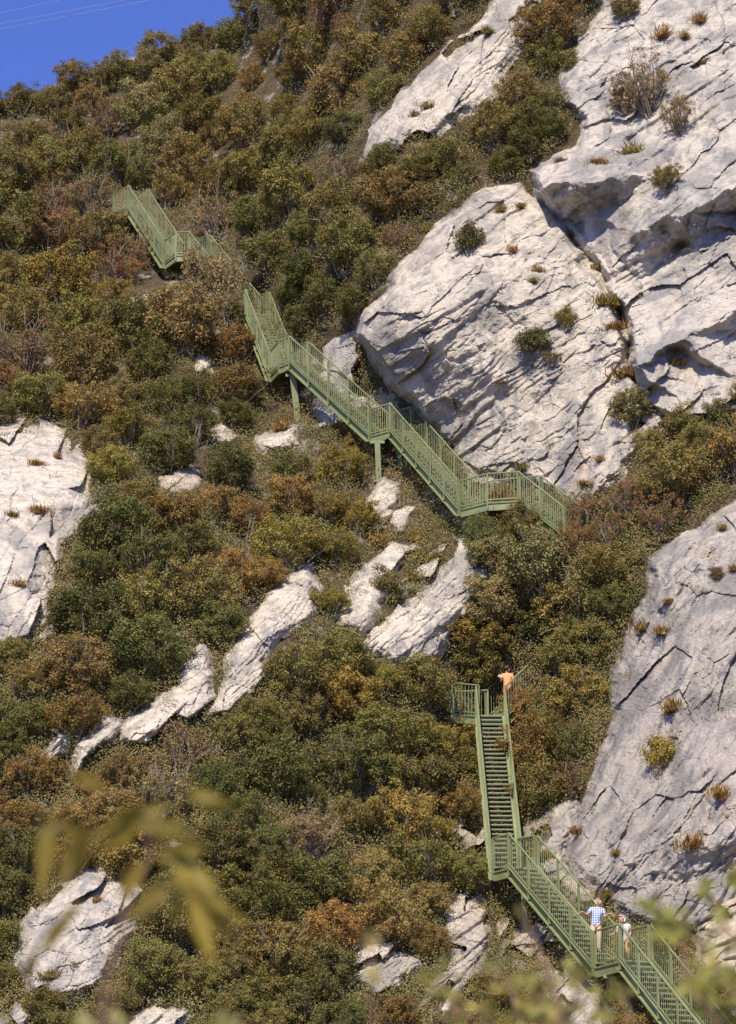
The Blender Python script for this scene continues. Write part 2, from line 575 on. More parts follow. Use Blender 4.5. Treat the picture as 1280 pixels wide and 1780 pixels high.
def outcrop(poly, label, tint=(1, 1, 1), pts=None, hmax=1.2, edge=30, amp=0.75, strata=0.25, sdir=40, seed=1, sper=34, step=STEP, gain=1.0):
    pu, pv = [p[0] for p in poly], [p[1] for p in poly]
    u, v = np.meshgrid(np.arange(min(pu) - 24, max(pu) + 24, step), np.arange(min(pv) - 24, max(pv) + 24, step))
    def height(u, v):
        # ragged outline
        rg = 16 if pts else 20
        wu = rg * fbm(u / 42, v / 42, seed + 50, 4, 0.5)
        wv = rg * fbm(u / 42, v / 42, seed + 60, 4, 0.5)
        sd = poly_sd(poly, u + wu * 0.9, v + wv * 0.9)
        a = math.radians(sdir)
        # along / across the bedding (image: rising to the right)
        x = u * math.cos(a) - v * math.sin(a)
        y = u * math.sin(a) + v * math.cos(a)
        xw = x + 13 * fbm(u / 50, v / 50, seed + 5, 4)
        yw = y + 9 * fbm(u / 50, v / 50, seed + 6, 4)
        f1, c1 = facets(xw / 130, yw / 62, seed + 7, 1.0, 0.75)
        f2, c2 = facets(xw / 46, yw / 20, seed + 8, 1.0, 0.7)
        f3, c3 = facets(xw / 17, yw / 9, seed + 9, 1.0, 0.8)
        rough = sstep(-0.12, 0.22, fbm(u / 120, v / 120, seed + 31, 3))
        ph = (y + 30 * fbm(x / 160, y / 60, seed + 11, 3)) / sper
        saw = ph - np.floor(ph)
        saw = np.where(saw < 0.8, saw / 0.8, (1 - saw) / 0.2)
        smask = sstep(-0.05, 0.25, fbm(x / 220, y / 90, seed + 12, 3))
        rel = (0.40 * f1 + (0.05 + 0.16 * rough) * f2 + (0.014 + 0.06 * rough) * f3
               - 0.06 * np.exp(-c1 / 0.016) * sstep(-0.1, 0.25, fbm(u / 150, v / 150, seed + 33, 2)) - 0.05 * np.exp(-c2 / 0.05) * rough
               + 0.06 * fbm(u / 30, v / 30, seed + 13, 4) + 0.03 * rough * fbm(u / 7, v / 7, seed + 14, 2)) * amp
        ph2 = (y + 17 * fbm(x / 60, y / 30, seed + 41, 4)) / (sper * 0.31)
        saw2 = ph2 - np.floor(ph2)
        saw2 = np.where(saw2 < 0.75, saw2 / 0.75, (1 - saw2) / 0.25)
        lmask = sstep(0.0, 0.22, fbm(x / 130, y / 45, seed + 43, 3))
        rel = rel + strata * smask * saw + strata * 0.34 * lmask * saw2 * (0.4 + 1.2 * np.clip(fbm(x / 40, y / 14, seed + 45, 2) + 0.4, 0, 1))
        if pts:
            qu = u + 14 * fbm(u / 36, v / 36, seed + 20, 4)
            qv = v + 14 * fbm(u / 36, v / 36, seed + 21, 4)
            sh = cdt_height(pts, qu, qv) * gain
        else:
            sh = hmax * (1 - np.exp(-np.clip(sd, 0, None) / (edge * 1.6))) + 0.25
        h = (sh + rel) * sstep(-3, edge, sd) + 0.18 * sstep(-6, 3, sd)
        h = h - 0.9 * sstep(2, -22, sd)
        if not pts:      # the small outcrops are broken up by pockets of soil
            blk, bc = facets(xw / 62, yw / 30, seed + 71, 0.0, 1.0)
            h = h - 0.8 * sstep(0.20, 0.24, blk) * sstep(70, 25, sd) - 0.10 * np.exp(-bc / 0.04)
        return h, sd
    h, sd = height(u, v)
    y = base_depth(u, v) - h
    p = PT(u, v, y)
    R_, C_ = u.shape
    keep = sd > -18
    fc = grid_faces(R_, C_)
    kf = keep.ravel()[fc].all(1)
    fc = fc[kf]
    used = np.unique(fc)
    remap = np.full(R_ * C_, -1)
    remap[used] = np.arange(len(used))
    vs = p.reshape(-1, 3)[used]
    org = np.array([vs[:, 0].mean(), vs[:, 1].max(), vs[:, 2].min()])
    me = mesh_np('rock_outcrop', vs - org, remap[fc], M_ROCK, smooth=False)
    o = link('rock_outcrop', me)
    o.location = org
    o.color = (tint[0] * 1.02, tint[1] * 1.01, tint[2] * 0.965, 1)
    tag(o, label, 'rock', 'pale limestone outcrops on the slope')
    # coarse raster for seating plants
    m = (GU > min(pu) - 24) & (GU < max(pu) + 24) & (GV > min(pv) - 24) & (GV < max(pv) + 24)
    hh, ss_ = height(GU[m], GV[m])
    cur = H_ALL[m]
    H_ALL[m] = np.where(ss_ > -2, np.maximum(cur, hh), cur)
    if pts:
        BIG[m] |= ss_ > -2
    return o

def surf_y(u, v):
    """depth of the visible ground (soil or rock) at a pixel"""
    i = int(round((v + 140) / 4)); j = int(round((u + 160) / 4))
    s = float(soil_depth(np.array([u]), np.array([v]))[0])
    if 0 <= i < H_ALL.shape[0] and 0 <= j < H_ALL.shape[1] and H_ALL[i, j] > -5:
        return min(s, float(base_depth(u, v)) - H_ALL[i, j])
    return s

BLUE, WARM, WHITE, GREY = (0.82, 0.83, 0.88), (1.02, 0.97, 0.90), (1.1, 1.08, 1.05), (0.88, 0.87, 0.88)
# the big boulder and the ledges below it, left of the crevice
outcrop([(613, 580), (640, 535), (655, 512), (700, 452), (760, 385), (845, 326), (905, 318), (935, 350), (985, 395), (1035, 462), (1080, 520), (1090, 600),
         (1110, 690), (1100, 780), (1010, 880), (900, 830), (820, 840), (760, 760), (715, 700), (660, 650)],
        'huge pale boulder with an overhanging lower face just above the middle flights', (1.0, 0.98, 0.96),
        pts=[(560, 560, .6), (600, 640, .0), (690, 430, .1), (700, 455, .35), (760, 388, .3), (840, 325, .3), (912, 312, .3), (800, 420, 1.5), (880, 400, 1.3), (613, 575, 1.2), (640, 535, 1.5),
             (655, 517, 1.9), (700, 512, 2.3), (760, 494, 2.5), (830, 500, 2.5), (880, 492, 2.3), (930, 478, 2.0), (1035, 465, 1.3), (960, 420, 1.2),
             (620, 592, 1.75), (720, 555, 2.6), (800, 545, 2.5), (780, 610, 2.3), (840, 600, 2.1), (660, 645, 1.6), (718, 694, 1.5), (760, 735, .6), (850, 650, 1.5), (880, 590, 1.2),
             (830, 700, .9), (900, 640, 1.0), (920, 560, 1.5), (1000, 560, 1.7), (1080, 535, 1.4), (1090, 600, 1.5), (1000, 655, .9), (940, 700, .4), (1045, 640, 1.0),
             (870, 740, .5), (930, 730, .9), (1000, 700, 1.0), (1100, 690, .8), (1000, 780, .8), (900, 800, .6), (1060, 820, .4), (980, 870, .2), (850, 815, .5), (800, 800, .1),
             (1120, 500, 1.0), (1130, 780, .4), (1010, 900, 0), (780, 780, 0)], edge=16, amp=0.9, strata=0.26, sdir=36, seed=101, sper=36, gain=1.12)
# recess under its left edge
outcrop([(560, 600), (600, 585), (640, 560), (720, 640), (740, 740), (690, 720), (600, 700), (560, 660)],
        'low white rock in the shaded hollow under the huge boulder', (1.05, 1.05, 1.08),
        pts=[(540, 600, .3), (600, 580, .5), (616, 600, .5), (622, 600, -.6), (560, 680, .2), (612, 690, .2), (620, 690, -.5), (720, 640, -.7), (750, 750, -.3), (650, 560, -.6), (690, 740, -.2)],
        edge=14, amp=0.7, strata=0.1, seed=131)
# upper right cliff
outcrop([(975, 165), (990, 95), (1050, 20), (1085, -90), (1440, -120), (1440, 700), (1280, 720), (1190, 740), (1120, 720), (1098, 640), (1082, 560), (1045, 470), (985, 400), (935, 345), (915, 290), (1000, 250), (1005, 215), (980, 180)],
        'tall grey limestone cliff with a dark slanting overhang in the upper right corner', (0.95, 0.95, 0.97),
        pts=[(970, 165, .3), (990, 90, .3), (1060, 10, .3), (1080, -100, .3), (1150, 60, .8), (1280, 0, 1.3), (1280, 120, 1.8), (1230, 150, 1.7), (1200, 210, 1.5), (1150, 230, 1.2), (1100, 150, .8), (1450, -130, 1), (1450, 100, 2),
             (910, 290, .7), (930, 325, 1.8), (1000, 318, 2.3), (1080, 308, 2.1), (1120, 298, 1.8), (960, 265, .8), (1005, 225, .6), (1100, 240, .9), (1140, 275, 1.3),
             (960, 372, .7), (1030, 372, .9), (1010, 400, .3), (930, 352, .6), (1090, 345, 1.2), (1060, 412, .9),
             (1220, 260, 2.2), (1280, 250, 2.7), (1180, 320, 2.5), (1280, 325, 2.7), (1130, 395, 2.1), (1070, 400, 1.3), (1200, 362, 2.6), (1440, 280, 2.8),
             (1108, 485, .6), (1180, 432, .7), (1280, 372, .8), (1440, 330, .9), (1075, 500, .6), (1075, 535, .9), (1120, 500, .9), (1200, 440, 1.2), (1280, 395, 1.2), (1440, 380, 1.4), (1280, 545, 1.8), (1190, 592, 1.9), (1105, 635, 1.7),
             (1185, 618, 1.0), (1280, 572, 1.0), (1440, 500, 1.0), (1280, 650, .9), (1180, 700, .7), (1110, 740, .5), (1440, 720, .5), (1090, 660, 1.0)],
        edge=16, amp=1.0, strata=0.26, sdir=33, seed=211, sper=40, gain=1.7)
# layered ledge below it
outcrop([(1090, 640), (1180, 615), (1280, 570), (1440, 540), (1440, 760), (1260, 720), (1180, 700), (1120, 790), (1060, 860), (1000, 890), (1040, 800)],
        'stepped rock ledges between the blue grey slab and the scrub below it', (0.95, 0.93, 0.92), hmax=1.0, edge=22, strata=0.4, sdir=35, seed=241, sper=26)
# lower right cliff
outcrop([(1440, 800), (1280, 868), (1190, 925), (1130, 972), (1125, 1030), (1100, 1095), (1062, 1190), (1066, 1230), (1030, 1340), (1010, 1420), (984, 1490), (1005, 1530), (1090, 1600), (1200, 1625), (1290, 1600), (1440, 1560)],
        'great rounded grey rock face filling the right edge beside the lowest flights', (0.80, 0.79, 0.815),
        pts=[(1450, 790, .4), (1280, 860, .4), (1190, 918, .5), (1122, 972, .9), (1118, 1030, 1.0), (1095, 1095, 1.1), (1055, 1190, 1.2), (1022, 1340, 1.0), (978, 1490, .6), (1000, 1540, .3), (1095, 1610, .4), (1210, 1640, .4), (1450, 1580, .6),
             (1180, 985, 2.0), (1280, 930, 2.2), (1450, 900, 2.4), (1165, 1090, 2.3), (1280, 1080, 2.9), (1130, 1200, 2.2), (1100, 1240, 2.0), (1250, 1180, 3.0), (1180, 1230, 2.6), (1090, 1330, 2.1), (1170, 1340, 2.5), (1260, 1290, 3.1), (1200, 1370, 2.7), (1070, 1450, 1.7),
             (1150, 1430, 2.3), (1280, 1400, 3.2), (1450, 1350, 3.4), (1450, 1420, 3.3), (1290, 1440, 3.1), (1180, 1500, 2.4), (1200, 1540, 1.4), (1300, 1490, 1.5), (1120, 1520, 1.5), (1080, 1560, .9), (1150, 1580, .9), (1290, 1550, .8)],
        edge=20, amp=0.95, strata=0.26, sdir=50, seed=307, sper=44)
outcrop([(1180, 1600), (1215, 1565), (1280, 1530), (1440, 1500), (1440, 1820), (1300, 1800), (1220, 1700)],
        'warm cream boulder under the rock face at the lower right edge', (1.08, 1.0, 0.88), hmax=1.2, edge=24, strata=0.3, seed=331, sdir=28)
outcrop([(905, 1440), (960, 1395), (1010, 1390), (1000, 1440), (985, 1500), (1010, 1545), (1050, 1580), (1000, 1580), (930, 1510)],
        'small cracked rock shoulder behind the handrail of the lowest landing flight', (0.92, 0.90, 0.88), hmax=0.6, edge=18, strata=0.3, seed=341)
# top strip
outcrop([(618, 290), (632, 232), (700, 150), (745, 118), (800, 60), (850, 20), (880, -60), (950, -60), (925, 30), (900, 95), (880, 150), (860, 185), (800, 215), (770, 245), (690, 262)],
        'long white rock strip running down through the scrub at the top centre', (1.04, 1.02, 1.0), hmax=1.1, edge=26, strata=0.3, sdir=44, seed=401, sper=30)
# left slab
outcrop([(-120, 730), (20, 742), (80, 725), (140, 780), (180, 830), (172, 890), (120, 945), (105, 1010), (98, 1110), (40, 1128), (-120, 1120)],
        'smooth white rock slab at the left edge', (1.12, 1.1, 1.08), hmax=0.9, edge=20, amp=0.55, strata=0.14, sdir=60, seed=433, sper=52)
# lower left
outcrop([(18, 1640), (40, 1590), (75, 1555), (150, 1508), (235, 1515), (265, 1570), (215, 1660), (170, 1740), (60, 1735), (30, 1690)],
        'grey slanting rock seen behind the blurred foreground leaves', (0.98, 0.97, 0.98), hmax=1.0, edge=24, strata=0.3, sdir=38, seed=457, sper=36)
outcrop([(250, 1500), (285, 1460), (318, 1470), (330, 1500), (300, 1520)], 'small white stone just above the grey slanting rock', WHITE, hmax=0.5, edge=12, seed=461)
outcrop([(-60, 1730), (20, 1740), (55, 1765), (40, 1840), (-60, 1840)], 'rock corner at the lowest left corner of the slope', GREY, hmax=0.5, edge=14, seed=463)
outcrop([(215, 1770), (300, 1745), (345, 1760), (330, 1830), (200, 1830)], 'broken white rocks at the bottom edge left of centre', WHITE, hmax=0.5, edge=14, seed=465)
# middle
outcrop([(735, 985), (800, 918), (822, 960), (838, 1010), (820, 1080), (760, 1140), (690, 1165), (640, 1140), (625, 1110), (690, 1050)],
        'long slanting white slab below the middle landing', (1.1, 1.08, 1.05), hmax=0.8, edge=16, amp=0.7, strata=0.24, sdir=42, seed=503, sper=40)
outcrop([(640, 965), (690, 940), (740, 945), (735, 985), (690, 1040), (630, 1110), (592, 1080), (610, 1020)],
        'white rock with a round shrub on it below the support posts', WHITE, hmax=0.7, edge=14, strata=0.22, sdir=42, seed=521, sper=30)
outcrop([(412, 1110), (438, 1058), (478, 1012), (540, 978), (560, 1020), (530, 1080), (490, 1110), (462, 1190), (410, 1245), (345, 1268), (395, 1180)],
        'narrow white rock rib in the scrub left of centre', WHITE, hmax=0.7, edge=14, strata=0.22, sdir=46, seed=541, sper=28)
outcrop([(300, 1100), (350, 1110), (380, 1170), (370, 1230), (310, 1290), (205, 1292), (225, 1240), (312, 1195)],
        'broken white rocks below the dark green shrubs', WHITE, hmax=0.5, edge=12, strata=0.22, seed=551, sper=26)
outcrop([(125, 1340), (150, 1290), (180, 1242), (205, 1250), (200, 1285), (160, 1330), (130, 1352)], 'white wedge of rock poking out of the scrub at the left', (1.15, 1.13, 1.1), hmax=0.7, edge=10, seed=561, amp=0.5)
outcrop([(62, 1290), (95, 1270), (120, 1280), (110, 1310), (75, 1318)], 'small pale rock left of the white wedge', WHITE, hmax=0.4, edge=9, seed=563)
outcrop([(640, 870), (665, 835), (695, 838), (700, 880), (670, 905), (640, 905)], 'rounded rock at the foot of the short support posts', (1.0, 0.97, 0.93), hmax=0.7, edge=10, seed=571, amp=0.6)
outcrop([(678, 915), (700, 880), (722, 885), (712, 915), (690, 925)], 'small bright white rock under the stairs', (1.2, 1.18, 1.15), hmax=0.5, edge=8, seed=573, amp=0.4)
outcrop([(450, 770), (490, 748), (520, 745), (515, 775), (470, 790)], 'white rock at the foot of the tall support post', WHITE, hmax=0.5, edge=9, seed=575, amp=0.5)
outcrop([(520, 690), (540, 680), (560, 745), (600, 735), (620, 700), (600, 680), (560, 660), (530, 665)], 'rock striped by the shadows of the treads', (1.1, 1.1, 1.1), hmax=0.4, edge=9, seed=577, amp=0.5)
outcrop([(270, 815), (330, 805), (350, 830), (330, 850), (280, 850)], 'flat pale stones in the gap above the rusty shrubs', (1.0, 0.93, 0.85), hmax=0.3, edge=9, seed=579)
outcrop([(575, 1680), (605, 1655), (660, 1635), (720, 1640), (740, 1670), (700, 1720), (660, 1740), (610, 1720)], 'cracked white rock low in the scrub at the bottom centre', (1.0, 0.97, 0.95), hmax=0.8, edge=14, strata=0.3, seed=601, sper=28)
outcrop([(770, 1580), (810, 1545), (850, 1540), (855, 1620), (830, 1700), (770, 1790), (720, 1790), (760, 1700)], 'pale rough rock below the second landing', (0.98, 0.94, 0.9), hmax=0.6, edge=14, strata=0.3, seed=613, sper=28)
outcrop([(780, 1440), (815, 1420), (845, 1430), (850, 1490), (810, 1500)], 'pale rock patch left of the long steep flight', (0.97, 0.92, 0.86), hmax=0.4, edge=10, seed=617)
outcrop([(855, 1600), (900, 1570), (960, 1600), (1030, 1700), (1080, 1790), (1000, 1800), (930, 1720), (880, 1660)], 'dim rock slope under the lowest flights', (0.9, 0.88, 0.86), hmax=0.3, edge=14, strata=0.3, seed=619)
outcrop([(370, 745), (395, 735), (400, 762), (378, 770)], 'little white stone left of the tall support post', WHITE, hmax=0.3, edge=7, seed=623)
outcrop([(232, 522), (262, 512), (270, 528), (246, 536)], 'little white stone below the top flight', WHITE, hmax=0.3, edge=7, seed=625)
outcrop([(340, 625), (362, 620), (366, 640), (345, 645)], 'little white stone left of the steep upper flight', WHITE, hmax=0.3, edge=7, seed=627)
outcrop([(425, 700), (450, 690), (455, 715), (432, 722)], 'little white stone beside the scrub under the sixth landing', WHITE, hmax=0.3, edge=7, seed=629)

N_SHRUBS = 300
# ------------------------------------------------------------------ stairs
RAIL_H = 1.15
def vadd(a, b, k=1.0):
    return Vector(a) + Vector(b) * k

def rail_segment(m, A, B, posts=True, drop=0.0):
    """railing over floor line A-B: posts, top and bottom rail, balusters"""
    A, B = Vector(A), Vector(B)
    up = Vector((0, 0, 1))
    L = (B - A).length
    hl = math.hypot(B.x - A.x, B.y - A.y)
    m.tube([A + up * RAIL_H, B + up * RAIL_H], 0.034, 6)
    m.bar(A + up * 0.10, B + up * 0.10, 0.03, 0.045)
    np_ = max(1, round(L / 1.5))
    for i in range(np_ + 1):
        p = A + (B - A) * (i / np_)
        m.bar(p - up * drop, p + up * (RAIL_H - 0.01), 0.08, 0.05, up=Vector((B.x - A.x, B.y - A.y, 0)).normalized())
    nb = max(2, int(hl / 0.125))
    for i in range(1, nb):
        p = A + (B - A) * (i / nb)
        m.bar(p + up * 0.10, p + up * (RAIL_H - 0.02), 0.0145, 0.0145, up=Vector((0, 1, 0)))

TREAD_ME = {}
def tread_mesh(W):
    key = round(W, 3)
    if key not in TREAD_ME:
        m = MB()
        w = W / 2 - 0.035
        # grating: cross bars and nosing, local x across, y along the climb
        m.bar((-w, -0.125, -0.016), (w, -0.125, -0.016), 0.02, 0.034)
        m.bar((-w, 0.115, -0.02), (w, 0.115, -0.02), 0.02, 0.036)
        for k in range(7):
            y = -0.09 + k * 0.03
            m.bar((-w, y, -0.016), (w, y, -0.016), 0.010, 0.024)
        for s in (-1, 1):
            m.bar((s * (w - 0.01), -0.13, -0.016), (s * (w - 0.01), 0.12, -0.016), 0.02, 0.03)
        TREAD_ME[key] = m.mesh('tread', M_TREAD)
    return TREAD_ME[key]

FLIGHTS = {}
def flight(root, key, A, B, W=0.95, side=1):
    org = Vector(root.location)
    A, B = V3(A), V3(B)
    h = Vector((B.x - A.x, B.y - A.y, 0)).normalized()
    ac = Vector((h.y, -h.x, 0)) * side
    Ai, Bi = A + ac * W, B + ac * W
    m = MB()
    d = (B - A).normalized()
    nrm = ac.cross(d).normalized()
    if nrm.z < 0:
        nrm = -nrm
    dep = 0.30
    for (p, q, s) in ((A, B, 1), (Ai, Bi, -1)):
        p2, q2 = p - d * 0.05, q + d * 0.02
        m.bar(p2 - nrm * dep / 2, q2 - nrm * dep / 2, 0.016, dep, up=nrm)
        for k in (0.008, dep - 0.008):
            o_ = -ac * s * 0.083 - nrm * k
            m.bar(p2 + o_, q2 + o_, 0.15, 0.016, up=nrm)
    fl = m.build('stair_flight', M_PAINT, root, org)
    n = max(3, round((B.z - A.z) / 0.192))
    rz = math.atan2(h.y, h.x) - math.pi / 2
    for i in range(n):
        t = (i + 0.6) / n
        c = A + (B - A) * t + ac * W / 2
        c.z = A.z + (B.z - A.z) * (i + 1) / n - 0.02
        o = link('tread', tread_mesh(W), fl)
        o.location = c - org
        o.rotation_euler = (0, 0, rz)
    for (p, q) in ((A - ac * 0.10, B - ac * 0.10), (Ai + ac * 0.10, Bi + ac * 0.10)):
        r = MB()
        rail_segment(r, p, q, drop=0.3)
        r.build('railing', M_PAINT, fl, org)
    FLIGHTS[key] = (A, B, ac, W, n)
    return Ai, Bi

def landing(root, poly, rails):
    org = Vector(root.location)
    poly = [V3(p) for p in poly]
    z = poly[0].z
    m = MB()
    m.prism([(p.x, p.y) for p in poly], z - 0.035, z)
    n = len(poly)
    cx = sum((p for p in poly), Vector()) / n
    for i in range(n):
        a, b = poly[i], poly[(i + 1) % n]
        if (b - a).length < 0.15:
            continue
        ia, ib = a + (cx - a).normalized() * 0.03, b + (cx - b).normalized() * 0.03
        m.bar(ia + Vector((0, 0, -0.20)), ib + Vector((0, 0, -0.20)), 0.02, 0.26)
        m.bar(ia + Vector((0, 0, -0.34)), ib + Vector((0, 0, -0.34)), 0.10, 0.018)
        m.bar(ia + Vector((0, 0, -0.06)), ib + Vector((0, 0, -0.06)), 0.10, 0.018)
    ld_ = m.build('landing', M_PAINT, root, org)
    for (i, j) in rails:
        r = MB()
        rail_segment(r, poly[i], poly[j], drop=0.3)
        r.build('railing', M_PAINT, ld_, org)

def support(root, top, foot, r0=0.10, r1=0.085):
    """steel column; top given in 3-D, foot where the photo shows it meeting the slope"""
    org = Vector(root.location)
    m = MB()
    t, f = V3(top), V3(foot)
    m.bar(t, f, r0 * 2, r1 * 2, up=Vector((0, 1, 0)))
    m.bar(t - Vector((0.3, 0, 0.02)), t + Vector((0.3, 0, -0.02)), 0.12, 0.12)
    m.bar(f - Vector((0, 0, 0.04)), f + Vector((0, 0, 0.04)), 0.42, 0.36, up=Vector((0, 1, 0)))
    m.build('support_post', M_PAINT, root, org)

low = empty('staircase', V3(F1b))
tag(low, 'long green steel staircase with two walkers beside the grey rock face, lower of the two', 'staircase', 'green steel stairs climbing the slope')
a1, b1 = flight(low, 'F1', F1b, L1a)
a2, b2 = flight(low, 'F2', L1b, F2t)
a3, b3 = flight(low, 'F3', L2b, F3t, 0.86)
F4a = on_ray_at_z(877, 1246, L3z)
F4t = solve_flight(F4a, 920, 1204, 40)
a4, b4 = flight(low, 'F4', F4a, F4t, 0.86, -1)
landing(low, [L1a, L1b, a2, b1], [(0, 1), (2, 3)])
landing(low, [L2a, L2b, a3, b2], [(0, 1), (2, 3)])
Q1 = on_ray_at_z(786, 1240, L3z)
QB = Q1 + np.array([0.15, 1.5, 0])
landing(low, [Q1, F3t, b3, F4a, a4, QB], [(0, 1), (0, 5), (5, 4)])
def foot(u, v, y):
    return PT(u, v, y)
c1 = (V3(L1a) + V3(b1) + V3(L1b) + V3(a2)) / 4
support(low, c1 + Vector((-0.3, 0, -0.36)), foot(1075, 1775, c1.y + 0.2))
c2 = (V3(L2a) + V3(b2) + V3(L2b) + V3(a3)) / 4
support(low, c2 + Vector((0.25, 0, -0.36)), foot(917, 1655, c2.y + 0.1), 0.075, 0.07)
c3 = V3(Q1) + Vector((0.7, 0.8, 0))
support(low, c3 + Vector((0, 0, -0.36)), foot(822, 1330, c3.y + 0.2))

up_ = empty('staircase', V3(F5b))
tag(up_, 'green steel staircase zigzagging past the huge boulder, upper of the two', 'staircase', 'green steel stairs climbing the slope')
a5, b5 = flight(up_, 'F5', F5b, L4r)
a6, b6 = flight(up_, 'F6', L4l, F6t)
a7, b7 = flight(up_, 'F7', L5b, F7t)
a8, b8 = flight(up_, 'F8', L6b, F8t)
a9, b9 = flight(up_, 'F9', L7b, F9t)
a10, b10 = flight(up_, 'F10', L8b, F10t)
m4 = L4m + np.array([0.25, 0.95, 0])
landing(up_, [L4r, L4m, L4l, a6, m4, b5], [(0, 1), (1, 2), (3, 4), (4, 5)])
landing(up_, [F6t, L5b, a7, b6], [(0, 1), (2, 3)])
landing(up_, [F7t, L6m, L6b, a8, b7], [(0, 1), (1, 2), (3, 4)])
landing(up_, [F8t, L7b, a9, b8], [(0, 1), (2, 3)])
landing(up_, [F9t, L8m, L8b, a10, b9], [(0, 1), (1, 2), (3, 4)])
qa = L9b + np.array([0.5, 0.9, 0])
landing(up_, [F10t, L9b, qa, b10], [(0, 1), (2, 3)])
c6 = (V3(F7t) + V3(L6b) + V3(a8) + V3(b7)) / 4
support(up_, PT(509, 652, F7t[1] + 0.25), foot(520, 748, F7t[1] + 0.45), 0.13, 0.12)
support(up_, PT(656, 768, F6t[1] + 0.3), foot(659, 838, F6t[1] + 0.45), 0.11, 0.1)
support(up_, PT(690, 770, F6t[1] + 0.7), foot(706, 878, F6t[1] + 0.7), 0.09, 0.085)
support(up_, PT(909, 885, L4r[1] + 0.4), foot(911, 945, L4r[1] + 0.5), 0.08, 0.075)
support(up_, PT(808, 893, L4l[1] + 0.5), foot(808, 950, L4l[1] + 0.7), 0.08, 0.075)
support(up_, PT(432, 556, F8t[1] + 0.4), foot(436, 640, F8t[1] + 0.7), 0.08, 0.075)

# ------------------------------------------------------------------ shrubs: prototypes
def leaf_quads(cent, nrm, size, r):
    """elongated rhombic leaves; arrays of centres and normals"""
    n = len(cent)
    a = r.normal(size=(n, 3))
    t = np.cross(nrm, a)
    t /= np.linalg.norm(t, axis=1, keepdims=True) + 1e-9
    b = np.cross(nrm, t)
    L = (size * r.uniform(0.7, 1.35, n))[:, None]
    W_ = L * r.uniform(0.42, 0.62, n)[:, None]
    bend = nrm * L * 0.16
    v = np.stack([cent - t * L, cent - b * W_ + bend, cent + t * L, cent + b * W_ + bend], 1).reshape(-1, 3)
    f = np.arange(4 * n).reshape(n, 4)
    return v, f

def make_shrub(seed, lumps, leaves, leaf, flat=0.85, spread=1.0, lump_r=(0.2, 0.36), hollow=0.45, twigs=10, clump=1.0):
    r = np.random.default_rng(seed)
    cs, rad = [], []
    for i in range(lumps):
        d = r.normal(size=3)
        d /= np.linalg.norm(d)
        d[2] = d[2] * 0.9 + 0.12
        q = r.uniform(hollow, 1.0) ** 0.6
        c = d * q * np.array([spread, spread * 0.9, flat]) * 0.82
        c[2] += 0.52
        c *= r.uniform(0.85, 1.12)
        cs.append(c)
        rad.append(r.uniform(*lump_r))
    cs, rad = np.array(cs), np.array(rad)
    wgt = rad ** 2
    idx = r.choice(lumps, leaves, p=wgt / wgt.sum())
    dirs = r.normal(size=(leaves, 3))
    dirs /= np.linalg.norm(dirs, axis=1, keepdims=True)
    dirs[:, 2] = np.where(r.random(leaves) < 0.6, np.abs(dirs[:, 2]), dirs[:, 2])
    q = r.uniform(0.2, 1.0, leaves) ** 0.4
    # small sprigs inside each lump
    ns = 14
    spr = r.normal(size=(lumps, ns, 3)) * 0.42
    off = dirs * q[:, None] * 0.8 + spr[idx, r.integers(0, ns, leaves)] * clump * 0.45
    p = cs[idx] + off * rad[idx][:, None]
    nrm = dirs * 1.1 + np.array([0, 0, 0.35]) + r.normal(size=(leaves, 3)) * 0.42
    nrm /= np.linalg.norm(nrm, axis=1, keepdims=True)
    v, f = leaf_quads(p, nrm, leaf, r)
    lump_t = r.normal(0, 0.13, lumps)
    tone = np.clip(r.normal(0.5, 0.085, leaves) + lump_t[idx] + (r.random(leaves) < 0.02) * 0.35, 0, 1)
    fol = mesh_np('foliage', v, f, M_LEAF, tone)
    m = MB()
    for i in range(twigs):
        k = int(r.integers(0, lumps))
        tip = cs[k] + r.normal(size=3) * 0.1 + np.array([0, 0, rad[k] * r.uniform(0.2, 1.25)])
        base = np.array([r.normal() * 0.06, r.normal() * 0.06, -0.22])
        mid = base * 0.5 + tip * 0.5 + r.normal(size=3) * 0.08 + np.array([0, 0, 0.06])
        q1 = base * 0.8 + mid * 0.2 + r.normal(size=3) * 0.02
        q2 = mid * 0.45 + tip * 0.55 + r.normal(size=3) * 0.05
        m.tube([base, q1, mid, q2, tip], [0.032, 0.026, 0.018, 0.012, 0.005], 4)
        for s_ in range(2):
            e = q2 + (tip - q2) * r.random() + r.normal(size=3) * 0.16 + np.array([0, 0, 0.1])
            m.tube([mid * 0.5 + q2 * 0.5, (q2 + e) / 2, e], [0.011, 0.008, 0.003], 3)
    return fol, m.mesh('branches', M_BARK)

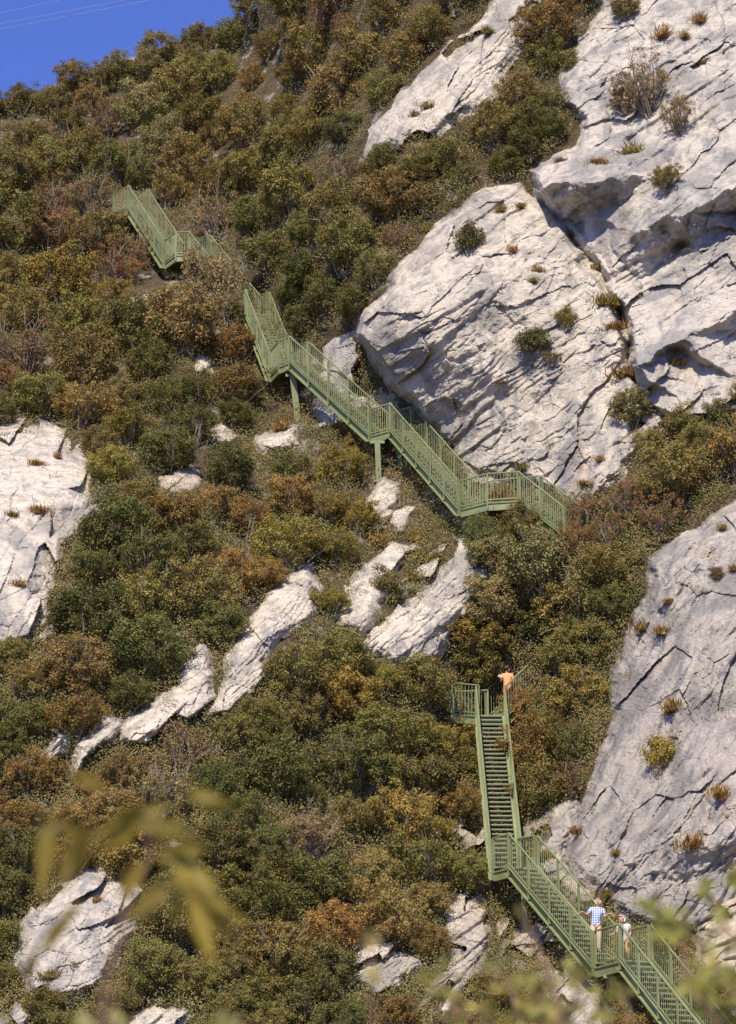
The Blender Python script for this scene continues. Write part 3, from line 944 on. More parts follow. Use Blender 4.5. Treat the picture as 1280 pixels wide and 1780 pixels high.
PROTO = {
    'dense': [make_shrub(1000 + i, 120, 14000, 0.027, 0.82, 1.0, (0.10, 0.24), twigs=6) for i in range(4)],
    'loose': [make_shrub(1100 + i, 130, 11500, 0.026, 0.8, 1.05, (0.07, 0.20), 0.3, twigs=14) for i in range(4)],
    'twiggy': [make_shrub(1200 + i, 130, 7500, 0.022, 0.9, 1.05, (0.06, 0.15), 0.25, twigs=34, clump=0.7) for i in range(3)],
    'small': [make_shrub(1300 + i, 40, 4600, 0.042, 0.9, 0.9, (0.22, 0.38), 0.2, twigs=6) for i in range(3)],
}
KIND = {  # colour word: (form, linear leaf colours)
    'dark green': ('dense', [(0.098, 0.100, 0.030), (0.112, 0.110, 0.033), (0.088, 0.092, 0.030)]),
    'olive green': ('dense', [(0.185, 0.158, 0.048), (0.20, 0.168, 0.058), (0.165, 0.148, 0.045)]),
    'grey green': ('dense', [(0.235, 0.20, 0.10), (0.22, 0.19, 0.09)]),
    'yellow green': ('loose', [(0.245, 0.185, 0.04), (0.225, 0.18, 0.042)]),
    'olive brown': ('loose', [(0.225, 0.158, 0.055), (0.205, 0.145, 0.052), (0.235, 0.17, 0.068)]),
    'grey brown': ('twiggy', [(0.26, 0.185, 0.10), (0.235, 0.168, 0.09)]),
    'rusty orange': ('loose', [(0.26, 0.145, 0.048), (0.245, 0.15, 0.048)]),
    'red brown': ('twiggy', [(0.21, 0.115, 0.062), (0.22, 0.105, 0.052)]),
}
SEEDS = [  # where the photo shows which colours (pixel, colour word)
    (60, 180, 'olive brown'), (200, 110, 'olive green'), (330, 60, 'grey green'), (60, 260, 'olive brown'), (150, 250, 'olive brown'), (260, 160, 'grey green'), (300, 220, 'grey green'), (360, 140, 'olive green'), (440, 60, 'olive green'), (460, 150, 'rusty orange'),
    (425, 175, 'rusty orange'), (520, 100, 'olive green'), (560, 60, 'olive brown'), (600, 40, 'red brown'), (700, 40, 'olive brown'), (800, 10, 'olive brown'), (600, 140, 'olive brown'), (640, 180, 'olive green'), (540, 220, 'olive green'), (590, 260, 'dark green'), (470, 260, 'olive green'), (400, 230, 'olive brown'),
    (220, 240, 'red brown'), (130, 330, 'red brown'), (240, 310, 'dark green'), (330, 300, 'olive brown'), (70, 330, 'yellow green'), (90, 280, 'olive green'), (160, 430, 'olive brown'), (220, 420, 'red brown'), (60, 430, 'olive brown'), (20, 380, 'olive green'), (110, 460, 'red brown'), (370, 420, 'grey brown'),
    (350, 480, 'grey brown'), (380, 540, 'grey brown'), (460, 420, 'dark green'), (520, 400, 'olive green'), (560, 350, 'olive green'), (600, 470, 'olive green'), (530, 500, 'dark green'), (560, 540, 'dark green'), (620, 420, 'red brown'), (680, 400, 'red brown'), (700, 330, 'olive brown'), (760, 300, 'olive green'),
    (830, 260, 'olive green'), (870, 180, 'olive brown'), (950, 30, 'rusty orange'), (900, 110, 'olive brown'), (960, 120, 'olive green'), (940, 210, 'dark green'), (700, 260, 'olive green'), (630, 350, 'grey brown'), (100, 540, 'yellow green'), (200, 560, 'yellow green'), (40, 520, 'olive brown'), (20, 640, 'red brown'), (240, 600, 'dark green'),
    (300, 560, 'olive brown'), (120, 660, 'yellow green'), (180, 690, 'olive brown'), (330, 700, 'dark green'), (260, 680, 'olive green'), (390, 640, 'olive brown'), (420, 620, 'rusty orange'), (450, 580, 'rusty orange'), (460, 700, 'olive green'), (60, 700, 'olive green'), (400, 780, 'dark green'), (450, 790, 'olive green'),
    (230, 780, 'yellow green'), (220, 850, 'olive green'), (280, 860, 'dark green'), (160, 940, 'dark green'), (220, 960, 'dark green'), (140, 1060, 'dark green'), (210, 1050, 'yellow green'), (250, 1120, 'dark green'), (350, 910, 'rusty orange'), (430, 900, 'rusty orange'), (500, 890, 'rusty orange'), (400, 960, 'olive brown'), (480, 940, 'yellow green'), (320, 980, 'olive green'), (540, 920, 'olive brown'),
    (590, 800, 'yellow green'), (580, 860, 'yellow green'), (560, 760, 'dark green'), (620, 740, 'red brown'), (640, 770, 'red brown'), (610, 900, 'yellow green'), (560, 990, 'yellow green'), (420, 1010, 'rusty orange'), (370, 1050, 'olive green'), (300, 1030, 'olive green'), (40, 1180, 'olive green'), (100, 1160, 'olive brown'),
    (180, 1170, 'olive green'), (230, 1200, 'dark green'), (290, 1170, 'dark green'), (20, 1290, 'dark green'), (130, 1230, 'rusty orange'), (110, 1350, 'rusty orange'), (60, 1380, 'rusty orange'), (20, 1420, 'rusty orange'), (10, 1540, 'dark green'), (230, 1320, 'olive brown'), (280, 1290, 'grey brown'), (350, 1300, 'grey brown'),
    (430, 1260, 'olive green'), (510, 1120, 'dark green'), (570, 1110, 'olive green'), (530, 1200, 'olive green'), (600, 1200, 'yellow green'), (600, 1240, 'rusty orange'), (560, 1290, 'olive green'), (470, 1330, 'dark green'), (700, 1230, 'yellow green'), (760, 1270, 'yellow green'), (690, 1300, 'olive green'), (760, 1200, 'olive green'), (740, 1140, 'yellow green'),
    (640, 1390, 'olive green'), (580, 1380, 'dark green'), (510, 1420, 'dark green'), (450, 1400, 'dark green'), (560, 1470, 'grey brown'), (640, 1470, 'red brown'), (740, 1420, 'yellow green'), (700, 1480, 'olive brown'), (750, 1510, 'olive green'), (430, 1520, 'dark green'), (520, 1540, 'dark green'), (620, 1560, 'olive brown'), (700, 1580, 'olive brown'), (330, 1600, 'olive green'), (290, 1680, 'olive green'), (450, 1640, 'olive brown'),
    (420, 1730, 'olive green'), (550, 1730, 'dark green'), (600, 1620, 'rusty orange'), (820, 1400, 'rusty orange'), (800, 1360, 'olive green'), (770, 1330, 'olive green'), (870, 930, 'dark green'), (860, 880, 'rusty orange'), (930, 950, 'olive green'), (1000, 890, 'red brown'), (1050, 900, 'red brown'), (1100, 860, 'red brown'), (1160, 800, 'olive green'), (1230, 820, 'dark green'), (1250, 740, 'olive brown'),
    (1110, 960, 'olive brown'), (1050, 1000, 'olive green'), (950, 1010, 'grey green'), (880, 1020, 'grey green'), (900, 1080, 'dark green'), (860, 1120, 'olive green'), (1000, 1080, 'olive green'), (1060, 1080, 'dark green'), (960, 1140, 'olive green'), (1020, 1170, 'dark green'), (930, 1220, 'red brown'), (970, 1200, 'yellow green'), (940, 1290, 'rusty orange'), (1010, 1280, 'dark green'), (980, 1340, 'red brown'), (930, 1350, 'olive green'),
    (990, 1380, 'yellow green'), (880, 1660, 'red brown'), (900, 1700, 'rusty orange'), (800, 1100, 'yellow green'), (740, 1080, 'yellow green'), (720, 920, 'rusty orange'), (760, 880, 'red brown'), (740, 830, 'red brown'), (640, 1010, 'yellow green')]

SHRUBS = []   # u, v of the crown centre, diameter px, colour word, hand label
def add(u, v, d, kind, label=None, form=None):
    SHRUBS.append([u, v, d, kind, label, form])
# shrubs the photo singles out
add(815, 420, 66, 'dark green', 'small dark bush alone on the top slab of the huge boulder', 'small')
add(922, 598, 66, 'dark green', 'upright dark bush in the cleft on the right of the huge boulder', 'small')
add(988, 555, 44, 'yellow green', 'bright yellow green bush on a ledge right of the cleft bush', 'small')
add(960, 622, 40, 'olive brown', 'thin low bush just below the bright ledge bush', 'twiggy')
add(1125, 160, 120, 'grey brown', 'wide bare-twigged bush growing on the upper right cliff', 'twiggy')
add(1180, 205, 80, 'grey brown', 'thinner twiggy bush at the right side of the wide cliff bush', 'twiggy')
add(1085, 175, 70, 'grey brown', 'twiggy bush at the left side of the wide cliff bush', 'twiggy')
add(1158, 310, 70, 'olive green', 'small rounded bush on the ledge above the slanting overhang', 'loose')
add(988, 108, 44, 'olive green', 'little round bush at the left rim of the upper right cliff', 'small')
add(1090, 15, 60, 'olive brown', 'bush at the top edge on the upper right cliff', 'loose')
add(1100, 712, 96, 'olive green', 'low olive bush on the rock ledges right of the middle flights', 'loose')
add(1150, 1316, 72, 'yellow green', 'lone yellow green bush casting a shadow on the great rounded rock face', 'small')
add(1245, 998, 34, 'red brown', 'little brown tuft bush high on the great rounded rock face', 'small')
add(675, 1015, 76, 'olive green', 'round olive shrub sitting on white rock below the support posts', 'small')
add(610, 745, 60, 'rusty orange', 'red-leaved shrub under the flight left of the short support posts', 'loose')
add(645, 775, 50, 'red brown', 'dark red leaved shrub beside the short support posts', 'twiggy')
add(872, 868, 56, 'rusty orange', 'orange-tipped bush growing up in front of the middle landing railing', ('loose',))
add(908, 1216, 74, 'rusty orange', 'rusty bush hiding the flight beside the hiker', ('loose',))
add(1000, 925, 62, 'red brown', 'dark red brown bush in front of the lowest visible steps of the upper stairs', ('loose',))
add(850, 925, 76, 'dark green', 'dark green bush directly under the middle landing', ('dense',))
add(610, 765, 44, 'rusty orange', 'red-leaved bush reaching up to the stringer left of the short support posts', ('loose',))
add(440, 140, 56, 'rusty orange', 'bright orange bush high on the wooded slope', 'loose')
add(424, 176, 34, 'rusty orange', 'little orange bush just below the bright orange one', 'small')
add(240, 425, 56, 'red brown', 'red brown bush at the left foot of the top flight', ('twiggy',))
add(374, 468, 118, 'grey brown', 'pale bare bush hiding the landing below the top flight', ('loose',))
add(345, 452, 56, 'olive brown', 'smaller brown bush left of the pale bush that hides the stairs', ('loose',))
add(355, 500, 96, 'grey brown', 'large grey twiggy bush left of the steep upper flight', 'twiggy')
add(330, 425, 40, 'grey green', 'pale feathery bush in front of the railing below the top flight', ('twiggy',))
add(395, 520, 62, 'grey brown', 'bare branching bush in front of the stairs left of the steep upper flight', ('loose',))
add(595, 810, 110, 'yellow green', 'broad ochre green bush below the tall support post', 'loose')
add(250, 1130, 150, 'dark green', 'large dark green bush beside the broken white rocks at left', 'dense')
add(335, 690, 100, 'dark green', 'bright leafy green bush in the middle of the left slope', 'dense')
add(1020, 890, 90, 'red brown', 'red brown bush right of the foot of the upper stairs', 'twiggy')
for (u_, v_, d_, k_, t_) in ((1180, 738, 84, 'olive green', 'olive shrub under the broken ledges, first to the right of the low olive bush'), (1252, 722, 86, 'dark green', 'dark shrub at the foot of the blue grey slab by the right edge'),
                       (1215, 775, 92, 'olive green', 'broad olive shrub in the scrub between the two big rock faces'), (1130, 768, 70, 'yellow green', 'yellow green shrub just below the stepped rock ledges'), (1290, 690, 60, 'olive brown', 'brown shrub cut off by the right edge under the slab'),
                       (692, 412, 72, 'red brown', 'red brown shrub against the upper left rim of the huge boulder'), (652, 466, 84, 'olive green', 'olive shrub against the left rim of the huge boulder'), (622, 524, 84, 'dark green', 'dark shrub touching the left tip of the huge boulder'),
                       (742, 352, 66, 'olive brown', 'brown shrub above the top rim of the huge boulder'), (806, 304, 62, 'olive green', 'olive shrub on the top rim of the huge boulder'), (880, 282, 74, 'dark green', 'dark shrub left of the block over the crevice'),
                       (950, 176, 72, 'olive green', 'olive shrub at the left foot of the upper right cliff'), (962, 228, 62, 'dark green', 'dark shrub in the corner above the block over the crevice'), (640, 300, 60, 'olive green', 'olive shrub at the lower tip of the white rock strip'), (600, 230, 76, 'dark green', 'dark shrub left of the white rock strip'),
                       (470, 78, 84, 'olive green', 'olive shrub right of the sky corner, above the bright orange bush'), (518, 48, 84, 'olive brown', 'brown shrub right of the sky corner near the top edge'), (505, 132, 80, 'olive green', 'olive shrub just right of the bright orange bush')):
    add(u_, v_, d_, k_, t_)
add(1060, 1555, 36, 'yellow green', 'narrow mossy bush on the rock face above the walkers', 'small')

def in_rock(u, v, big=False):
    i = int(round((v + 140) / 4)); j = int(round((u + 160) / 4))
    if not (0 <= i < H_ALL.shape[0] and 0 <= j < H_ALL.shape[1]):
        return False
    return bool(BIG[i, j]) if big else bool(H_ALL[i, j] > -5)

STAIR_SEG = []
for (A_, B_) in ((F1b, L1a), (L1a, L1b), (L1b, F2t), (F2t, L2b), (L2b, F3t), (Q1, F3t), (F4a, F4t), (F5b, L4r), (L4r, L4m), (L4m, L4l), (L4l, F6t), (F6t, L5b), (L5b, F7t), (F7t, L6b), (L6b, F8t), (L7b, F9t), (L8b, F10t), (F10t, L9b)):
    a_, b_ = PX(A_), PX(B_)
    for t in np.linspace(0, 1, 9):
        STAIR_SEG.append((a_[0] + (b_[0] - a_[0]) * t, a_[1] + (b_[1] - a_[1]) * t))
STAIR_SEG = np.array(STAIR_SEG)

KEEP_OPEN = [(518, 700, 30), (552, 715, 34), (668, 838, 36), (700, 895, 34), (482, 762, 26), (905, 1610, 30)]
def clear_of_stairs(u, v, r):
    for a_, b_, c_ in KEEP_OPEN:      # posts and stones that stand in the open
        if math.hypot(a_ - u, b_ - v) < c_ + r * 0.85:
            return False
    # crowns may stand under or beside the stairs but not through them (railings rise about 55 px)
    dx = np.abs(STAIR_SEG[:, 0] + 18 - u)
    dy = STAIR_SEG[:, 1] - v
    return not ((dx < r * 0.62 + 14) & (dy > -r * 0.7 - 4) & (dy < r * 0.35 + 34)).any()

rs = random.Random(5)
tries = 0
hand = len(SHRUBS)
while len(SHRUBS) < N_SHRUBS and tries < 26000:
    tries += 1
    u, v = rs.uniform(-40, 1320), rs.uniform(-20, 1810)
    if v < float(ridge_v(u)) - 8:
        continue
    frac = tries / 26000
    d = rs.uniform(96, 160) if frac < 0.22 else rs.uniform(74, 116) if frac < 0.5 else rs.uniform(50, 84)
    if v < 320:
        d *= 0.88
    if v < float(ridge_v(u)) + 70 and u < 420:
        d = min(d, 74)
    # rock must stay bare: test the crown disc
    bad = False
    for k in range(8):
        a = k * math.pi / 4
        if in_rock(u + math.cos(a) * d * 0.36, v + math.sin(a) * d * 0.34, True) or in_rock(u + math.cos(a) * d * 0.2, v + math.sin(a) * d * 0.2):
            bad = True
            break
    if bad or in_rock(u, v) or not clear_of_stairs(u, v, d / 2):
        continue
    ok = True
    for s in SHRUBS:
        if math.hypot(s[0] - u, (s[1] - v) * 1.15) < 0.285 * (s[2] + d):
            ok = False
            break
    if not ok:
        continue
    best = sorted(SEEDS, key=lambda q: math.hypot(q[0] - u + rs.gauss(0, 12), q[1] - v + rs.gauss(0, 12)))[0]
    add(u, v, d, best[2])
print('shrubs', len(SHRUBS), 'tries', tries)

REGIONS = [(60, 170, 'under the skyline at the far left'), (230, 110, 'just below the sky edge'), (400, 60, 'at the top right of the sky'), (330, 200, 'on the wooded crest below the sky'), (520, 80, 'above left of the white strip'),
           (120, 300, 'left of the top landing'), (520, 220, 'on the slope left of the white strip'), (690, 60, 'above the white rock strip'), (330, 320, 'right of the top flight'), (500, 380, 'above the steep upper flight'),
           (640, 360, 'between the white strip and the huge boulder'), (780, 280, 'in the gully above the huge boulder'), (920, 120, 'between the white strip and the upper right cliff'), (550, 510, 'right of the steep upper flight'),
           (100, 450, 'at the left edge below the top landing'), (300, 560, 'below the top flight'), (100, 620, 'above the smooth white slab'), (400, 650, 'left of the tall support post'), (250, 720, 'uphill of the gap of flat stones'), (220, 880, 'right of the smooth white slab'),
           (420, 800, 'around the white rock by the tall post'), (420, 920, 'in the rusty patch left of centre'), (580, 900, 'left of the short support posts'), (180, 1060, 'at the foot of the smooth white slab'), (350, 1060, 'above the narrow rock rib'),
           (50, 1200, 'at the left edge under the white slab'), (80, 1400, 'near the blurred leaves at the left'), (300, 1330, 'above the blurred foreground leaves'), (560, 1140, 'right of the narrow rock rib'), (470, 1280, 'below the narrow rock rib'),
           (720, 1230, 'left of the highest lower landing'), (600, 1320, 'in the dense scrub at bottom centre'), (480, 1450, 'right of the blurred foreground leaves'), (700, 1440, 'left of the long steep flight'), (620, 1560, 'above the cracked rock at the bottom'),
           (350, 1640, 'right of the grey slanting rock'), (520, 1720, 'at the bottom edge left of centre'), (20, 1600, 'at the lower left edge'), (870, 940, 'under the middle landing'), (1080, 880, 'below the rock ledges at right'), (1220, 780, 'at the right edge above the rounded rock face'),
           (960, 1050, 'on the slope beneath the middle landing'), (820, 1120, 'right of the slanting white slab'), (1060, 1110, 'beside the rounded rock face'), (960, 1280, 'right of the long steep flight'), (860, 1680, 'under the second landing')]

for s in SHRUBS:
    u, v = s[0], s[1]
    s.append(min(REGIONS, key=lambda q: math.hypot(q[0] - u, q[1] - v))[2])
# labels: size and colour, then where, then the order from the top inside what is left alike
def size_word(d):
    return 'large' if d > 116 else 'medium' if d > 82 else 'small' if d > 62 else 'tiny'
buckets = {}
for s in SHRUBS:
    if s[4] is None:
        buckets.setdefault((size_word(s[2]), s[3], s[6]), []).append(s)
ORD = ['highest', 'second highest', 'third highest', 'fourth highest', 'fifth highest', 'sixth highest', 'seventh highest', 'eighth highest']
NUMW = ['', 'one', 'two', 'three', 'four', 'five', 'six', 'seven', 'eight', 'nine']
for (sz, kd, rg), lst in buckets.items():
    lst.sort(key=lambda q: q[1])
    for i, s in enumerate(lst):
        if len(lst) == 1:
            s[4] = f'{sz} {kd} shrub {rg}'
        elif len(lst) == 2:
            s[4] = f'{sz} {kd} shrub {rg}, {("upper", "lower")[i]} of two'
        else:
            w_ = ORD[i] if i < len(lst) - 1 else 'lowest'
            s[4] = f'{sz} {kd} shrub {rg}, {w_} of {NUMW[len(lst)]}'

def put_shrub(u, v, d, kind, label, form):
    front = isinstance(form, tuple)      # a tall one rooted lower on the slope, in front of the stairs
    if front:
        form = form[0]
    fm, cols = KIND[kind]
    fm = form or fm
    if not form and rs.random() < 0.25:
        fm = {'dense': 'loose', 'loose': 'dense', 'twiggy': 'loose'}[fm]
    fol, br = PROTO[fm][rs.randrange(len(PROTO[fm]))]
    vb = v + d * (0.75 if front else 0.30)
    y = min(surf_y(u, vb), surf_y(u, v) + 0.2)
    p = PT(u, vb, y)
    dist = float(np.linalg.norm(p))
    s = d * dist / F / 2.0 * 1.16
    root = empty('shrub', V3(p) + Vector((0, -0.12 * s, 0)))
    root.scale = (s * rs.uniform(0.92, 1.1), s * rs.uniform(0.85, 1.0), s * (1.7 if front else rs.uniform(0.85, 1.12)))
    root.rotation_euler = (0.16 if front else rs.uniform(-0.12, 0.3), rs.uniform(-0.2, 0.2), rs.uniform(0, 6.28))
    f = link('foliage', fol, root)
    c = cols[rs.randrange(len(cols))]
    c = tuple((q * 0.7 + w_ * 0.3) * 1.2 for q, w_ in zip(c, (0.18, 0.165, 0.046)))
    k = rs.uniform(0.82, 1.2)
    f.color = (c[0] * k * rs.uniform(0.93, 1.08), c[1] * k * rs.uniform(0.95, 1.06), c[2] * k, 1)
    link('branches', br, root)
    tag(root, label, 'shrub', 'shrubs covering the hillside')

for s in SHRUBS:
    if len(s[4].split()) > 16:
        print('LONG', s[4])
    put_shrub(*s[:6])

# ------------------------------------------------------------------ grass tufts on the rock
def make_tuft(seed, n=240, h=0.5):
    r = np.random.default_rng(seed)
    a = r.uniform(0, 2 * np.pi, n)
    lean = r.uniform(0.1, 0.95, n)
    L = h * r.uniform(0.5, 1.1, n)
    b = np.stack([r.normal(0, 0.26, n), r.normal(0, 0.12, n), np.full(n, -0.05)], 1)
    d = np.stack([np.cos(a) * lean, np.sin(a) * lean, np.ones(n)], 1)
    d /= np.linalg.norm(d, axis=1, keepdims=True)
    sx = np.cross(d, [0, 0, 1.0]) + 1e-4
    sx /= np.linalg.norm(sx, axis=1, keepdims=True)
    w_ = 0.016
    mid = b + d * L[:, None] * 0.6
    tip = b + d * L[:, None] + np.stack([np.cos(a) * 0.12, np.sin(a) * 0.12, np.full(n, -0.12)], 1) * lean[:, None]
    v = np.stack([b - sx * w_, b + sx * w_, mid + sx * w_, mid - sx * w_, tip + sx * 0.003, tip - sx * 0.003], 1).reshape(-1, 3)
    i = np.arange(n)[:, None] * 6
    f = np.concatenate([i + [0, 1, 2, 3], i + [3, 2, 4, 5]], 0)
    return mesh_np('grass_tuft', v, f, M_GRASS, np.tile(np.clip(r.normal(0.5, 0.2, n), 0, 1), 2))
TUFTS = [make_tuft(50 + i) for i in range(4)]
TUFT_AT = [  # u, v, diameter px, where
    (740, 395, 26, 'on the upper left rim of the huge boulder'), (708, 420, 22, 'on the left rim of the huge boulder'), (795, 350, 24, 'on the top rim of the huge boulder'), (890, 430, 22, 'right of the lone bush on the huge boulder'), (935, 465, 20, 'in the middle of the boulder slab'), (925, 485, 18, 'on the crest of the huge boulder'),
    (870, 360, 24, 'in the crack at the top of the huge boulder'), (905, 355, 18, 'by the crevice top of the huge boulder'), (995, 405, 24, 'in the crevice under the upper right block'), (1035, 460, 22, 'in the crevice beside the boulder, higher'), (1058, 515, 40, 'in the crevice beside the boulder, ochre and broad'), (1072, 560, 34, 'low in the crevice beside the boulder'),
    (975, 275, 18, 'on the block over the crevice, left'), (1040, 275, 24, 'on the block over the crevice, middle'), (1100, 255, 36, 'on the block below the wide cliff bush'), (1150, 55, 34, 'near the top of the upper right cliff'), (1215, 30, 30, 'at the top right on the cliff'), (1225, 105, 18, 'at the right on the upper cliff'), (1190, 60, 22, 'between ledges near the top right'),
    (1090, 640, 40, 'under the blue grey slab'), (1180, 625, 26, 'on the ledge under the blue grey slab'), (910, 808, 26, 'on the ledge above the middle landing'), (1020, 835, 24, 'on the ledge right of the middle landing'), (1045, 795, 20, 'in a joint of the stepped ledges'), (870, 660, 20, 'in the joints under the cleft bush'),
    (1120, 1085, 32, 'at the left edge of the rounded rock face'), (1150, 1090, 34, 'high on the rounded rock face'), (1165, 1040, 18, 'near the top of the rounded rock face'), (1275, 985, 22, 'at the right edge on the rounded rock face'), (1255, 915, 22, 'at the top of the rounded rock face'), (1170, 1222, 44, 'in the middle of the rounded rock face'),
    (1210, 1455, 50, 'in the groove low on the rounded rock face'), (1255, 1370, 44, 'in the groove at the right of the rounded rock face'), (1070, 1480, 20, 'on the rock face right of the second landing'), (1035, 1560, 40, 'on the rock behind the walkers'), (1010, 1440, 30, 'beside the small cracked rock shoulder'), (950, 1480, 30, 'behind the handrail of the second landing'),
    (70, 880, 30, 'on the smooth white slab, left side'), (65, 800, 24, 'near the top of the smooth white slab'), (100, 790, 20, 'at the top right of the smooth white slab'), (20, 890, 22, 'at the left edge of the smooth white slab'), (30, 1010, 24, 'low on the smooth white slab'), (735, 965, 40, 'between the two slanting white slabs, higher'), (715, 1000, 30, 'between the two slanting white slabs, lower'), (760, 960, 22, 'on the long slanting white slab'),
    (745, 180, 24, 'on the white rock strip, upper'), (720, 195, 20, 'on the white rock strip, lower'), (850, 50, 26, 'near the top of the white rock strip'), (90, 1690, 34, 'low on the grey slanting rock'), (170, 1560, 22, 'on the grey slanting rock'), (660, 935, 40, 'above the white rock with the round shrub'), (720, 925, 44, 'rust-tinged above the long slanting slab'),
    (490, 735, 40, 'at the foot of the tall support post'), (300, 800, 44, 'around the flat stones in the gap')]
for u, v, d, where in TUFT_AT:
    y = surf_y(u, v + d * 0.3)
    p = PT(u, v + d * 0.35, y)
    s = d * float(np.linalg.norm(p)) / F / 0.75
    o = link('grass_tuft', TUFTS[rs.randrange(4)])
    o.location = V3(p)
    o.scale = (s, s, s * 0.95)
    o.rotation_euler = (rs.uniform(0.1, 0.5), rs.uniform(-0.2, 0.2), rs.uniform(0, 6.28))
    k = rs.uniform(0.8, 1.15)
    c = rs.choice([(0.30, 0.20, 0.055), (0.24, 0.19, 0.05), (0.33, 0.20, 0.07)])
    o.color = (c[0] * k, c[1] * k, c[2] * k, 1)
    tag(o, 'dry ochre grass tuft ' + where, 'grass tuft', 'dry grass tufts on the rocks')

# ------------------------------------------------------------------ undergrowth between the shrubs
r = np.random.default_rng(99)
NC = 33000
uc, vc = r.uniform(-60, 1340, NC), r.uniform(-20, 1800, NC)
keep = vc > ridge_v(uc)
dens = fbm(uc / 70, vc / 70, 900, 3)
keep &= dens > -0.42
uc, vc = uc[keep], vc[keep]
ii = np.clip(np.round((vc + 140) / 4).astype(int), 0, H_ALL.shape[0] - 1)
jj = np.clip(np.round((uc + 160) / 4).astype(int), 0, H_ALL.shape[1] - 1)
rockc = H_ALL[ii, jj] > 0.15
rockc &= r.random(len(uc)) > 0.015
uc, vc = uc[~rockc], vc[~rockc]
yc = soil_depth(uc, vc)
ii = np.clip(np.round((vc + 140) / 4).astype(int), 0, H_ALL.shape[0] - 1)
jj = np.clip(np.round((uc + 160) / 4).astype(int), 0, H_ALL.shape[1] - 1)
hr = H_ALL[ii, jj]
yc = np.where(hr > -5, np.minimum(yc, base_depth(uc, vc) - hr), yc)
pc = PT(uc, vc, yc)
per = 50
k = len(pc)
# low domed clumps: leaves on little shells, so the cover has tops and hollows
Rc = np.abs(r.normal(0.40, 0.16, k)) + 0.14
dd = r.normal(size=(k * per, 3))
dd[:, 1] = -np.abs(dd[:, 1]) * 0.9
dd[:, 2] = np.abs(dd[:, 2]) * 1.1 - 0.15
dd /= np.linalg.norm(dd, axis=1, keepdims=True)
cent = np.repeat(pc, per, 0) + dd * (np.repeat(Rc, per) * r.uniform(0.6, 1.1, k * per))[:, None] + r.normal(size=(k * per, 3)) * 0.05
nr = dd + np.array([0, 0, 0.3]) + r.normal(size=(k * per, 3)) * 0.4
nr /= np.linalg.norm(nr, axis=1, keepdims=True)
v_, f_ = leaf_quads(cent, nr, 0.034, r)
tone = np.clip(np.repeat(np.clip(0.45 + 0.5 * fbm(uc / 40, vc / 40, 901, 3) + r.normal(0, .12, k), 0, 1), per) + r.normal(0, .035, k * per), 0, 1)
M_COVER2, nt_, b_ = new_mat('undergrowth')
b_.inputs['Roughness'].default_value = 0.8
at_ = nd(nt_, 'ShaderNodeAttribute', attribute_name='tone')
nt_.links.new(ramp(nt_, at_.outputs['Fac'], [(0.1, (0.11, 0.112, 0.032)), (0.4, (0.20, 0.175, 0.05)), (0.62, (0.24, 0.20, 0.066)), (0.85, (0.27, 0.18, 0.06))]), b_.inputs['Base Color'])
o = link('undergrowth', mesh_np('undergrowth', v_, f_, M_COVER2, tone))
o['kind'] = 'stuff'
# ------------------------------------------------------------------ people
def skin_mesh(name, chains, mat, sub=1):
    """chains: lists of (x, y, z, radius); equal points are welded, first point is the root"""
    verts, rad, edges, idx = [], [], [], {}
    for ch in chains:
        prev = None
        for x, y, z, r_ in ch:
            k = (round(x, 4), round(y, 4), round(z, 4))
            if k not in idx:
                idx[k] = len(verts)
                verts.append((x, y, z))
                rad.append(r_)
            i = idx[k]
            if prev is not None and prev != i:
                edges.append((prev, i))
            prev = i
    bm = bmesh.new()
    lay = bm.verts.layers.skin.verify()
    bv = []
    for i, p in enumerate(verts):
        v = bm.verts.new(p)
        v[lay].radius = (rad[i], rad[i])
        v[lay].use_root = (i == 0)
        bv.append(v)
    for a, b in set(tuple(sorted(e)) for e in edges):
        bm.edges.new((bv[a], bv[b]))
    me = bpy.data.meshes.new(name + '_cage')
    bm.to_mesh(me)
    bm.free()
    tmp = bpy.data.objects.new(name + '_cage', me)
    COL.objects.link(tmp)
    sk = tmp.modifiers.new('skin', 'SKIN')
    sk.use_smooth_shade = True
    ss_ = tmp.modifiers.new('sub', 'SUBSURF')
    ss_.levels = ss_.render_levels = sub
    dg = bpy.context.evaluated_depsgraph_get()
    out = bpy.data.meshes.new_from_object(tmp.evaluated_get(dg))
    out.name = name
    bpy.data.objects.remove(tmp)
    bpy.data.meshes.remove(me)
    out.materials.clear()
    out.materials.append(mat)
    return out

def hand_chains(wr, hd, side):
    """palm and five bent fingers from wrist point towards hand point"""
    w_, h_ = Vector(wr[:3]), Vector(hd)
    d = (h_ - w_).normalized()
    lat = d.cross(Vector((0, 0, 1))).normalized()
    palm = w_ + d * 0.075
    out = [[tuple(wr), (*palm, 0.028)]]
    for k, (o_, L) in enumerate(((-0.03, 0.06), (-0.01, 0.075), (0.012, 0.07), (0.032, 0.055))):
        b = palm + lat * o_ + d * 0.02
        m_ = b + d * L * 0.6 + Vector((0, 0, -0.012))
        e = m_ + d * L * 0.25 + Vector((0, 0, -0.03))
        out.append([(*palm, 0.028), (*b, 0.011), (*m_, 0.009), (*e, 0.008)])
    t = w_ + d * 0.03 + lat * 0.035 * side
    out.append([(*palm, 0.028), (*t, 0.011), (*(t + d * 0.04 + lat * 0.015 * side + Vector((0, 0, -0.02))), 0.009)])
    return out

